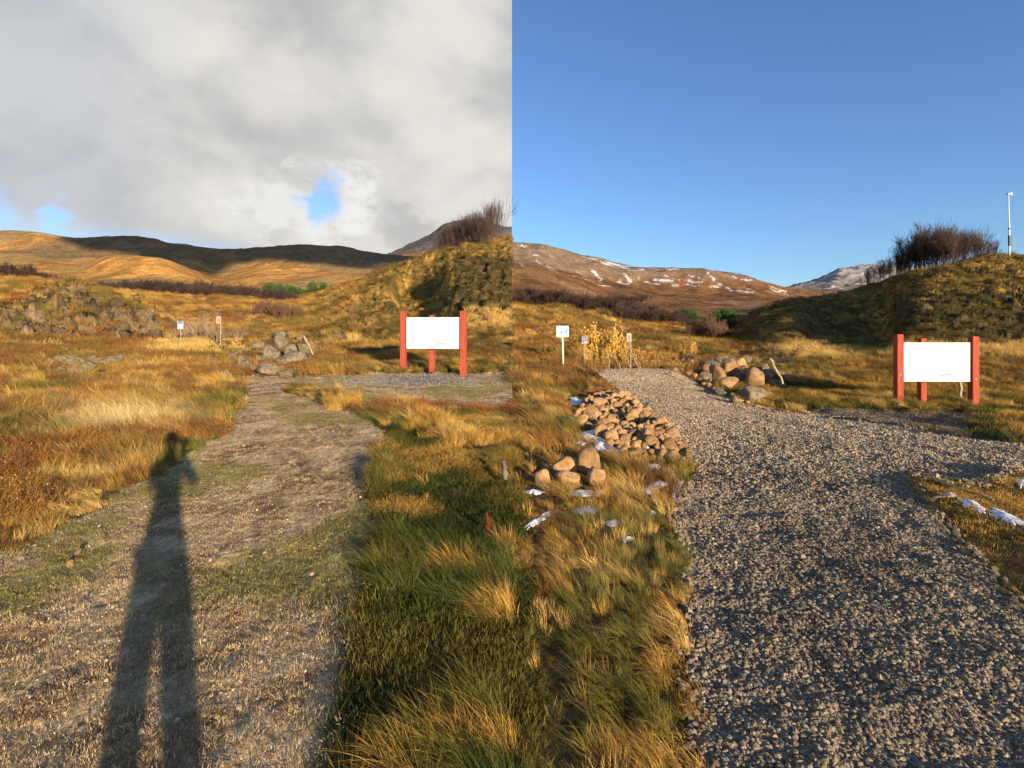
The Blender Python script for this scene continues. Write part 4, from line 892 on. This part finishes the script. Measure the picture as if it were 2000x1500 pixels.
def pine(kinds, u_, d_, w_, h_, label, group, name='pine_tree', cat='tree'):
    x_ = (u_-1000)/F*d_; p = on(x_, d_); o = empty(name, (p.x, p.y, p.z-.1), random.uniform(0, 6.28), label=label, cat=cat, group=group)
    s = d_/F; cr = bpy.data.objects.new('crown', random.choice(kinds)); COL.objects.link(cr); cr.parent = o; cr.scale = (w_*s/1.15, w_*s/1.15, h_*s)
    t_ = bpy.data.objects.new('trunk', TRK); COL.objects.link(t_); t_.parent = o; t_.scale = (h_*s, h_*s, h_*s)
for (u_, w_, h_) in [(528,26,24),(545,32,30),(562,28,26),(580,26,22),(596,22,18),(612,30,32),(630,24,26),(640,18,18)]:
    pine(CR, u_, 104+random.uniform(-3, 3), w_, h_, 'bushy green pine in the small grove below the sunlit left slopes', 'green pines on the left')
for (u_, w_, h_) in [(448,20,12),(464,22,14),(480,24,14),(496,22,14),(510,18,13)]:
    pine(CL, u_, 104+random.uniform(-3, 3), w_, h_, 'low bright green bush at the left end of the pine grove', 'bright green bushes', 'green_bush', 'bush')
for (u_, w_, h_) in [(1322,18,22),(1338,28,28),(1352,28,30),(1368,22,24),(1388,22,18),(1410,26,32),(1420,22,34),(1436,22,26),(1446,18,20),(1400,18,20)]:
    pine(CR, u_, 100+random.uniform(-3, 3), w_, h_, 'dark green pine in the small grove below the snow streaked mountain', 'dark pines on the right')
for (u_, w_, h_) in [(1296,18,12),(1308,16,12)]:
    pine(CL, u_, 100, w_, h_, 'low green bush at the left end of the dark pine grove', 'low green bushes on the right', 'green_bush', 'bush')

# ================================================================ boards and notices
M_RED = mat('red_painted_wood', (.41, .074, .036), .85, 0, .3, 5, .004, 40, col2=(.25, .045, .026), stretch=(6, 6, .5))
M_WHITE = mat('white_panel', (.86, .86, .84), .35, 0, .03, 3)
M_EDGE = mat('dark_metal_edge', (.10, .09, .08), .5, .6, .2, 10)
M_INK = mat('grey_print', (.24, .24, .235), .6); M_OCHRE = mat('ochre_print', (.27, .22, .12), .6, 0, .2, 20); M_PALE = mat('pale_green_print', (.33, .34, .27), .6, 0, .1, 30)
M_BOLT = mat('steel_bolt', (.35, .33, .30), .4, .9)
def board(base_uv, d_, a, posts, panel, rear, label, hill, blots, titles):
    """posts: (u, v_top, v_foot); panel: (u0, u1, v_top, v_bottom) all read at distance d_"""
    s = d_/F; cu = base_uv[0]; X = lambda u_: (u_-cu)*s/math.cos(a); Z = lambda v_: EYE+(HZ-v_)*s
    cx = (cu-1000)*s; z0 = float(ground_z(np.array([cx]), np.array([d_]))[0])
    root = empty('information_board', (cx, d_, z0), -a, label=label, cat='information board')
    for (u_, vt, vf, w_) in posts:
        bm = bmesh.new(); zt, zf = Z(vt)-z0, Z(vf)-z0-.25; box(bm, (X(u_), 0, (zt+zf)/2), (w_*s, w_*s, zt-zf), .008)
        po = bm_obj('post', bm, M_RED, root)
        bm = bmesh.new()
        for zz in (.12, .9): bmesh.ops.create_cone(bm, cap_ends=True, segments=10, radius1=.012, radius2=.010, depth=.012, matrix=Matrix.Translation((X(u_), -w_*s/2-.004, (Z(vf)-z0)+zz)) @ Matrix.Rotation(math.pi/2, 4, 'X'))
        bm_obj('bolt', bm, M_BOLT, po)
    u_, vt, vf, w_ = rear; bm = bmesh.new(); zt, zf = Z(vt)-z0, Z(vf)-z0-.4; box(bm, (X(u_), .20, (zt+zf)/2), (w_*s, w_*s, zt-zf), .008); bm_obj('post', bm, M_RED, root)
    u0, u1, v0, v1 = panel; x0, x1, zt, zb = X(u0), X(u1), Z(v0)-z0, Z(v1)-z0; yf = -.045
    bm = bmesh.new(); box(bm, ((x0+x1)/2, yf+.022, (zt+zb)/2), (x1-x0, .03, zt-zb), .003); pn = bm_obj('panel', bm, M_WHITE, root)
    bm = bmesh.new(); e = .012
    box(bm, ((x0+x1)/2, yf+.025, zt+e/2), (x1-x0+2*e, .05, e)); box(bm, ((x0+x1)/2, yf+.025, zb-e/2), (x1-x0+2*e, .05, e)); box(bm, (x0-e/2, yf+.025, (zt+zb)/2), (e, .05, zt-zb)); box(bm, (x1+e/2, yf+.025, (zt+zb)/2), (e, .05, zt-zb))
    bm_obj('frame', bm, M_EDGE, root)
    bm = bmesh.new()
    box(bm, ((x0+x1)/2, yf+.10, zt-.25*(zt-zb)), (x1-x0+.02, .10, .09), .004); box(bm, ((x0+x1)/2, yf+.10, zb+.2*(zt-zb)), (x1-x0+.02, .10, .09), .004)
    bm_obj('cross_rail', bm, M_RED, root)
    for xx in (x0-e-.012, x1+e+.012):
        for f in (.25, .8):
            bm = bmesh.new(); box(bm, (xx, yf+.03, zb+f*(zt-zb)), (.03, .03, .05), .003); bm_obj('bracket', bm, M_EDGE, root)
    W_, H_ = x1-x0, zt-zb; yy = yf+.0045
    def strip(bm, pts_top, pts_bot):
        a_ = [bm.verts.new((x0+W_*p[0], yy, zt-H_*p[1])) for p in pts_top]; b_ = [bm.verts.new((x0+W_*p[0], yy, zt-H_*p[1])) for p in pts_bot]
        for i in range(len(a_)-1): bm.faces.new((a_[i], b_[i], b_[i+1], a_[i+1]))
    # shaded outline of a hill along the foot of the panel
    bm = bmesh.new(); strip(bm, hill, [(p[0], p[1]+.006+.035*math.sin(math.pi*i/(len(hill)-1))) for i, p in enumerate(hill)]); bm_obj('hill_drawing', bm, M_OCHRE, pn)
    # title line and small blocks of lettering too small to read, as rows of short strokes
    bm = bmesh.new(); r = np.random.default_rng(3)
    for (tx, ty, tw, th) in titles:
        x_ = tx
        while x_ < tx+tw:
            w2 = r.uniform(.006, .011); strip(bm, [(x_, ty), (x_+w2, ty)], [(x_, ty+th*r.uniform(.6, 1)), (x_+w2, ty+th*r.uniform(.6, 1))]); x_ += w2+.004
    bm_obj('lettering', bm, M_INK, pn)
    bm = bmesh.new()
    for (bx, by, bw, bh) in blots:
        n_ = 9; top = [(bx+bw*i/n_, by-bh*r.uniform(.2, 1)*math.sin(math.pi*i/n_)) for i in range(n_+1)]; strip(bm, top, [(p[0], by+bh*r.uniform(.1, .6)*math.sin(math.pi*i/n_)) for i, p in enumerate(top)])
    bm_obj('map_drawing', bm, M_PALE, pn)
hillL = [(.42,.885),(.48,.865),(.53,.86),(.60,.825),(.66,.80),(.70,.80),(.75,.83),(.82,.86),(.90,.865)]
blots = [(.40,.42,.12,.04),(.42,.46,.06,.012),(.69,.34,.07,.05),(.76,.28,.05,.03),(.82,.36,.09,.03),(.80,.40,.06,.015),(.88,.30,.05,.06),(.70,.50,.05,.012),(.37,.50,.05,.01),(.90,.50,.04,.01)]
titl = [(.03,.065,.13,.022),(.86,.06,.11,.02)]
board((846,722), 19.4, math.radians(6), [(786.5,608,719,10.5),(905.5,608,722,11.5)], (793.5,899,620,681), (841,615,706,10), 'white information board between red posts beside the worn earth path', hillL, blots, titl)
board((1828,796), 15.2, math.radians(1), [(1755.5,653,791,12),(1900,657,799,12.5)], (1764.5,1891.5,669.5,744.5), (1811,661,781,11), 'white information board between red posts right of the grey gravel path', hillL, blots, titl)
M_STAKE = mat('grey_wood', (.42, .34, .24), .9, 0, .3, 6, .003, 40)
pole_px('wooden_stake', (1877,776), (1874,738), 16.6, 16.6, .045, .042, M_STAKE, 'short grey wooden stake behind the right information board', 'stake')

M_POLE = mat('white_pole', (.80, .80, .74), .5, 0, .08, 5)
M_TEAL = mat('teal_print', (.02, .30, .36), .5); M_SKYP = mat('pale_blue_print', (.50, .72, .80), .5); M_NAVY = mat('navy_print', (.05, .07, .16), .5); M_PINK = mat('faded_red_print', (.45, .22, .16), .6)
def plate(bm, cx, cz, w_, h_, y_, t_, r_=.03):
    pts = []
    for (sx, sz) in ((1, 1), (-1, 1), (-1, -1), (1, -1)):
        for k in range(5):
            q = {(1, 1): 0, (-1, 1): 1, (-1, -1): 2, (1, -1): 3}[(sx, sz)]*math.pi/2+k*math.pi/8
            pts.append((cx+sx*(w_/2-r_)+r_*math.cos(q), cz+sz*(h_/2-r_)+r_*math.sin(q)))
    f = [bm.verts.new((p[0], y_, p[1])) for p in pts]; b = [bm.verts.new((p[0], y_+t_, p[1])) for p in pts]
    bm.faces.new(f[::-1]) ; bm.faces.new(b)
    for i in range(len(f)): j = (i+1) % len(f); bm.faces.new((f[i], f[j], b[j], b[i]))
    bmesh.ops.recalc_face_normals(bm, faces=bm.faces)
def poly_flat(bm, pts, y_):
    vs = [bm.verts.new((p[0], y_, p[1])) for p in pts]; f = bm.faces.new(vs); bmesh.ops.triangulate(bm, faces=[f])
# dog notice
d_ = 21.5; s = d_/F; px_ = (1099.5-1000)*s; z0 = float(ground_z(np.array([px_]), np.array([d_]))[0]); Z = lambda v_: EYE+(HZ-v_)*s-z0
root = empty('dog_notice', (px_, d_, z0), 0, label='square white notice with a blue dog symbol on a white pole', cat='sign')
V0, F0 = tube_np([(.02, 0, -.3), (0, 0, .6), (-.025, 0, Z(650))], [.033, .033, .033], 12); po = mesh_np('pole', V0, F0, M_POLE, True, parent=root)
bm = bmesh.new(); plate(bm, -.02, Z(647.5), 23*s, 21*s, -.05, .006); pl = bm_obj('plate', bm, M_WHITE, root)
bm = bmesh.new(); plate(bm, -.02, Z(647.5), 24.2*s, 22.2*s, -.0435, .012); bm_obj('rim', bm, mat('grey_blue_rim', (.30, .36, .46), .5), pl)
dog = [(-.13,-.10),(-.10,-.10),(-.085,-.02),(-.05,.0),(.07,.0),(.095,-.03),(.10,-.11),(.13,-.11),(.13,.0),(.135,.05),(.15,.085),(.19,.095),(.195,.12),(.165,.135),(.155,.165),(.135,.15),(.11,.11),(.06,.07),(-.07,.065),(-.10,.075),(-.135,.12),(-.15,.115),(-.125,.05),(-.125,-.02)]
bm = bmesh.new(); poly_flat(bm, [(x_*1.05+.03, z_*1.05+Z(649.5)) for x_, z_ in dog], -.0515); bm_obj('dog_symbol', bm, M_TEAL, pl)
bm = bmesh.new(); poly_flat(bm, [(.13, Z(646)), (-.21, Z(649)), (-.21, Z(649)-.012), (.13, Z(646)-.012)], -.0525); bm_obj('leash_line', bm, M_SKYP, pl)
bm = bmesh.new(); box(bm, (-.022, -.03, Z(650)), (.09, .02, .05), .004); box(bm, (-.02, -.03, Z(642)), (.09, .02, .05), .004); bm_obj('clamp', bm, M_BOLT, po)
def notice(name, u_, d_, v0, v1, w_px, vfoot, label, rim, inner, dark, post_dx=0, thick=2.0):
    s = d_/F; x_ = (u_-1000)*s; z0 = EYE+(HZ-vfoot)*s; zz = min(z0, float(ground_z(np.array([x_]), np.array([d_]))[0])); Zc = lambda v_: EYE+(HZ-v_)*s-zz
    root = empty(name, (x_, d_, zz), 0, label=label, cat='sign')
    bm = bmesh.new(); box(bm, (post_dx*s, .03, (Zc(v1)+.05)/2-.1), (thick*s*.6, .04, Zc(v1)+.25), .004); bm_obj('post', bm, M_STAKE, root)
    h_ = (v1-v0)*s; cz = Zc((v0+v1)/2); bm = bmesh.new(); plate(bm, 0, cz, w_px*s, h_, -.01, .015, .02); pl = bm_obj('plate', bm, rim, root)
    bm = bmesh.new(); poly_flat(bm, [(-.30*w_px*s, cz-.34*h_), (.30*w_px*s, cz-.34*h_), (.30*w_px*s, cz+.30*h_), (-.30*w_px*s, cz+.30*h_)], -.013); bm_obj('sheet', bm, inner, pl)
    for q in dark:
        bm = bmesh.new(); poly_flat(bm, [(a_*w_px*s, cz+b_*h_) for a_, b_ in q], -.0155); bm_obj('print', bm, M_NAVY, pl)
notice('trail_notice', 352.5, 29, 627, 643, 12, 672, 'small pale blue notice with a dark heading on a thin post', mat('blue_white_rim', (.30, .37, .48), .5), M_WHITE, [[(-.36,.16),(.36,.16),(.36,.30),(-.36,.30)], [(-.36,.38),(.36,.38),(.36,.46),(-.36,.46)]])
notice('frame_notice', 427, 32, 618, 632, 9, 655, 'small cream framed notice with a reddish middle in the left meadow', mat('cream_rim', (.40, .33, .25), .6), M_PINK, [[(.05,-.25),(.22,-.25),(.22,.22),(.05,.22)]], 3.5)
notice('pictogram_notice', 1142, 23.5, 657, 672, 11, 712, 'small grey framed notice with a dark pictogram against the yellow shrubs', mat('grey_rim', (.25, .235, .25), .6), mat('pale_sheet', (.32, .31, .32), .6), [[(-.28,-.22),(-.1,-.22),(-.05,.0),(-.26,.12)], [(.05,-.1),(.28,-.05),(.24,.2),(.02,.15)], [(-.32,.25),(.32,.25),(.32,.36),(-.32,.36)]])
notice('frame_notice', 1228.5, 24, 651, 667, 9, 705, 'small white edged notice with a faded red middle right of the yellow shrubs', mat('white_rim', (.40, .33, .28), .6), M_PINK, [[(.05,-.25),(.2,-.25),(.2,.22),(.05,.22)]], 3.5)
# weather mast
d_ = 51.0; s = d_/F; px_ = (1971-1000)*s; z0 = float(ground_z(np.array([px_]), np.array([d_]))[0]); Z = lambda v_: EYE+(HZ-v_)*s-z0
root = empty('weather_mast', (px_, d_, z0), 0, label='tall thin white weather mast on top of the right hill', cat='mast')
V0, F0 = tube_np([(.03, 0, -.5), (0, 0, Z(450)), (-.06, 0, Z(385))], [.075, .07, .045], 12); mesh_np('pole', V0, F0, M_POLE, True, parent=root)
M_BLK = mat('black_box', (.012, .02, .022), .5)
bm = bmesh.new(); box(bm, (-.02, -.12, Z(470)), (.30, .16, 20*s), .01); bm_obj('control_box', bm, M_BLK, root)
bm = bmesh.new(); box(bm, (-.02, -.02, Z(447)), (.12, .14, 3.4*s), .01); bm_obj('clamp', bm, M_BLK, root)
bm = bmesh.new(); bmesh.ops.create_cone(bm, cap_ends=True, segments=12, radius1=.05, radius2=.07, depth=.36, matrix=Matrix.Translation((.06, 0, Z(378.5))) @ Matrix.Rotation(math.pi/2, 4, 'Y')); box(bm, (.24, 0, Z(378.5)), (.14, .02, .24), .004); bmesh.ops.create_cone(bm, cap_ends=True, segments=10, radius1=.035, radius2=.035, depth=.36, matrix=Matrix.Translation((-.06, 0, Z(382)))); wv = bm_obj('wind_vane', bm, M_POLE, root)
bm = bmesh.new()
for k in range(4): box(bm, (-.20, math.cos(k*math.pi/2)*.06, Z(378.5)+math.sin(k*math.pi/2)*.06), (.03, .05+.07*abs(math.cos(k*math.pi/2)), .05+.07*abs(math.sin(k*math.pi/2))), .004)
bm_obj('propeller', bm, M_BLK, wv)

# ================================================================ sticks, docks
pole_px('log', (1529,746), (1503,700), 15.2, 15.6, .030, .045, mat('barked_log', (.52, .37, .20), .9, 0, .35, 7, .004, 30), 'pale barkless log leaning in the boulder heap', 'log')
pole_px('log', (611,690), (593,656), 23.0, 23.4, .035, .055, M_BARK, 'greyish leaning branch at the right end of the left boulder pile', 'log')
pole_px('log', (591,664), (594,648), 23.8, 23.8, .03, .012, M_DARK, 'short dark twig stub beside the greyish branch', 'twig')
pole_px('log', (987,926), (983,901), 5.6, 5.8, .030, .026, mat('red_grey_log', (.22, .15, .11), .9, 0, .4, 20, .003, 40), 'short weathered log lying in the grass at the middle of the picture', 'log', None, .006)
def stick(pts, r_, label, m=None):
    ps = [seek(*p)+Vector((0, 0, r_*1.4)) for p in pts]; n_ = len(ps); return tag(tube_obj('stick', ps, [r_*(1-.5*i/(n_-1)) for i in range(n_)], m or M_BARK, 7), label, 'stick')
stick([(1822,978),(1835,977),(1850,976),(1866,973)], .018, 'pale stick lying straight at the edge of the gravel')
stick([(1826,942),(1850,953),(1880,963),(1915,972),(1940,984)], .020, 'long thin driftwood stick along the snowy ditch on the right')
stick([(860,1067),(880,1064),(895,1058),(903,1042)], .005, 'thin curved stalk lying in the green grass')
stick([(708,1062),(716,1052),(735,1048)], .005, 'thin bent stalk at the edge of the worn path')
M_DOCK = mat('dock_seed_heads', (.30, .055, .025), .9, 0, .4, 30)
def dock(u_, v_, h_px, label):
    p = seek(u_, v_); h_ = h_px*p.y/F; r = np.random.default_rng(int(u_)); root = empty('dock_plant', p, 0, label=label, cat='plant')
    for k in range(2):
        top = Vector((r.normal()*.12*h_, r.normal()*.1*h_, h_*(1 if k == 0 else .75))); pts = [Vector((r.normal()*.01, 0, -.02)), top*.5+Vector((r.normal()*.01, 0, 0)), top]
        st = tube_obj('stem', pts, [h_*.022, h_*.016, h_*.008], M_DOCK, 5, root)
        V = []; T_ = []
        for i in range(170):
            f = r.uniform(.35, 1); c0 = np.array(pts[0].lerp(pts[2], f))+r.normal(size=3)*h_*.035; e1 = r.normal(size=3)*h_*.022; e2 = r.normal(size=3)*h_*.022; q = len(V); V += [c0, c0+e1, c0+e2]; T_.append((q, q+1, q+2))
        mesh_np('seed_head', V, T_, M_DOCK, parent=st)
dock(654,776,26,'small rust red dock plant beside the golden tuft on the worn path'); dock(822,803,34,'tall rust red dock plant in the grass ridge between the paths'); dock(956,1052,52,'faded red dock plant in the dark green grass at the lower middle'); dock(1010,1015,30,'thin red stemmed dock plant in the grass near the five boulders')

# ---- labels of small groups: each member by its place among its fellows
ORD = ['first', 'second', 'third', 'fourth', 'fifth', 'sixth', 'seventh', 'eighth', 'ninth', 'tenth', 'eleventh', 'twelfth', 'thirteenth', 'fourteenth', 'fifteenth', 'sixteenth', 'seventeenth', 'eighteenth', 'nineteenth', 'twentieth', 'twenty first', 'twenty second', 'twenty third', 'twenty fourth', 'twenty fifth', 'twenty sixth']
byg = {}
for o in COL.objects:
    if o.parent is None and o.get('group'): byg.setdefault((o['group'], o['label']), []).append(o)
for (g_, l_), os_ in byg.items():
    if 2 <= len(os_) <= 26:
        os_.sort(key=lambda o: o.location.x/max(o.location.y, .1))
        for i, o in enumerate(os_):
            w_ = l_.split(); o['label'] = ('leftmost ' if i == 0 else 'rightmost ' if i == len(os_)-1 else ORD[i]+' from left, ')+' '.join(w_[:12])
    elif len(os_) > 26:
        w_ = ' '.join(l_.split()[:13]); os_.sort(key=lambda o: o.location.x/max(o.location.y, .1))
        os_[0]['label'] = 'leftmost '+w_; os_[-1]['label'] = 'rightmost '+w_
        big = max(os_[1:-1], key=lambda o: o.scale.z/o.location.y); big['label'] = 'tallest '+w_
        nr2 = min((o for o in os_[1:-1] if o is not big), key=lambda o: o.location.y); nr2['label'] = 'nearest '+w_

# ================================================================ cloud whose shade lies on the left ridge
low_edge = [(128,468),(160,478),(200,488),(260,492),(300,500),(350,514),(400,532),(415,536),(432,518),(500,506),(560,507),(620,512),(680,518),(740,520),(800,510),(880,505)]
puffs = []; r = np.random.default_rng(77); T0 = 1000.0
side = to_sun.cross(Vector((0, 0, 1))).normalized(); up_ = side.cross(to_sun).normalized()
if up_.z < 0: up_ = -up_
for u_ in np.arange(130, 880, 6.0):
    q0 = seek(u_, float(np.interp(u_, [p_[0] for p_ in low_edge], [p_[1] for p_ in low_edge]))+r.uniform(-4, 4), 320)
    h_ = 0.0
    while h_ < 75:
        rad_ = r.uniform(8, 11) if h_ < 12 else r.uniform(13, 20)
        puffs.append((q0+up_*(h_+rad_*.9)+to_sun*(T0+r.uniform(-50, 50)), rad_)); h_ += rad_*.9
bm = bmesh.new()
for q, rad_ in puffs: bmesh.ops.create_icosphere(bm, subdivisions=2, radius=rad_, matrix=Matrix.Translation(q))
for v_ in bm.verts: v_.co += Vector(r.normal(size=3))*.9
tag(bm_obj('cloud', bm, mat('cloud_white', (.8, .8, .8), 1.0), smooth=True), 'drifting bank of cloud behind the viewer shading the left ridge', 'cloud', kind='stuff')

# ================================================================ the photographer, behind the lens, whose shadow falls on the worn path
def skin_body(name, J, E, R_, m, parent=None, sub=2):
    me = bpy.data.meshes.new(name); me.from_pydata(J, E, []); o = bpy.data.objects.new(name, me); COL.objects.link(o); me.materials.append(m)
    md = o.modifiers.new('skin', 'SKIN'); md.use_smooth_shade = True
    for i, rr in enumerate(R_): me.skin_vertices[0].data[i].radius = rr if isinstance(rr, tuple) else (rr, rr)
    me.skin_vertices[0].data[0].use_root = True
    s_ = o.modifiers.new('sub', 'SUBSURF'); s_.levels = s_.render_levels = sub
    if parent: o.parent = parent
    return o
FX, FY = .35, -.72
M_SKIN = mat('skin', (.50, .30, .21), .6); M_JKT = mat('dark_jacket', (.03, .035, .05), .8, 0, .2, 20); M_TRS = mat('dark_trousers', (.02, .02, .025), .85); M_HAIR = mat('brown_hair', (.06, .035, .02), .7); M_BOOT = mat('boots', (.05, .035, .025), .7)
J = [(0,0,.98),(0,0,1.15),(0,0,1.38),(0,.01,1.50),(0,.03,1.60),(0,.04,1.70),(0,.035,1.77),
     (-.15,0,1.42),(-.25,.14,1.22),(-.29,.44,1.49),(.15,0,1.42),(.16,.18,1.24),(-.13,.44,1.49),
     (-.08,0,.90),(-.12,.02,.50),(-.15,0,.09),(-.16,.14,.04),(.08,0,.90),(.12,.02,.50),(.15,0,.09),(.16,.14,.04)]
E = [(0,1),(1,2),(2,3),(3,4),(4,5),(5,6),(2,7),(7,8),(8,9),(2,10),(10,11),(11,12),(0,13),(13,14),(14,15),(15,16),(0,17),(17,18),(18,19),(19,20)]
R_ = [(.13,.10),(.115,.09),(.13,.09),.05,.07,.082,.05,.055,.05,.032,.065,.05,.032,.10,.065,.045,.04,.10,.065,.045,.04]
person = skin_body('person', J, E, R_, M_JKT); person.location = (FX, FY, 0)
tag(person, 'person in dark outdoor clothes standing behind the viewpoint holding a phone', 'person')
hd = bmesh.new(); bmesh.ops.create_icosphere(hd, subdivisions=3, radius=1.0)
for v_ in hd.verts:
    x_, y_, z_ = v_.co; nose = max(0, 1-((x_/.22)**2+((z_+.12)/.30)**2)) if y_ > 0 else 0
    eye = sum(max(0, 1-(((x_-e_)/.2)**2+((z_-.08)/.14)**2)) for e_ in (-.36, .36)) if y_ > 0 else 0
    mouth = max(0, 1-((x_/.32)**2+((z_+.48)/.08)**2)) if y_ > 0 else 0
    v_.co = Vector((x_*.078*(1-.22*max(0, -z_)), y_*.098+nose*.022-eye*.008-mouth*.004, z_*.122))
bmesh.ops.translate(hd, vec=(0, .035, 1.685), verts=hd.verts); bm_obj('face', hd, M_SKIN, person, True)
hb = bmesh.new(); bmesh.ops.create_icosphere(hb, subdivisions=3, radius=1.0)
for v_ in hb.verts: v_.co = Vector((v_.co.x*.090, v_.co.y*.105, v_.co.z*.125))
bmesh.ops.bisect_plane(hb, geom=hb.verts[:]+hb.edges[:]+hb.faces[:], plane_co=(0, .02, -.02), plane_no=(0, .8, -.6), clear_outer=True)
bmesh.ops.translate(hb, vec=(0, .025, 1.705), verts=hb.verts); bm_obj('hair', hb, M_HAIR, person, True)
skin_body('trousers', [(0,0,.97),(-.085,0,.88),(-.12,.02,.50),(-.15,0,.12),(.085,0,.88),(.12,.02,.50),(.15,0,.12)], [(0,1),(1,2),(2,3),(0,4),(4,5),(5,6)], [(.13,.10),.080,.060,.050,.080,.060,.050], M_TRS, person)
for sx in (-1, 1):
    b = skin_body('boot', [(sx*.15,-.05,.05),(sx*.152,.03,.06),(sx*.16,.17,.035),(sx*.15,-.01,.15)], [(0,1),(1,2),(1,3)], [.05,.055,.042,.055], M_BOOT, person, 1)
for sx, wx_, wy_, wz_ in ((-1, -.29, .44, 1.49), (1, -.13, .44, 1.49)):
    Jh = [(wx_, wy_, wz_), (wx_-sx*.008, wy_+.05, wz_+.035), (wx_-sx*.012, wy_+.085, wz_+.06)]; Eh = [(0, 1), (1, 2)]; Rh = [(.028, .022), (.040, .016), (.038, .014)]
    for k in range(4):
        o_ = (k-1.5)*.018; a_ = len(Jh); L_ = (.030, .036, .034, .026)[k]
        Jh += [(wx_-sx*.012+o_, wy_+.105, wz_+.075), (wx_-sx*.02+o_, wy_+.105+L_*.6, wz_+.075+L_*.7), (wx_-sx*.035+o_, wy_+.105+L_*.7, wz_+.07+L_*1.4)]
        Eh += [(2, a_), (a_, a_+1), (a_+1, a_+2)]; Rh += [.0095, .009, .0075]
    a_ = len(Jh); Jh += [(wx_-sx*.045, wy_+.05, wz_+.05), (wx_-sx*.06, wy_+.07, wz_+.075)]; Eh += [(1, a_), (a_, a_+1)]; Rh += [.012, .0095]
    skin_body('hand', Jh, Eh, Rh, M_SKIN, person, 1)
bm = bmesh.new(); box(bm, (FX-.21, FY+.60, 1.575), (.155, .009, .078), .003); ph = bm_obj('phone', bm, mat('phone_shell', (.03, .03, .035), .3)); tag(ph, 'dark phone held up in both hands behind the viewpoint', 'phone')
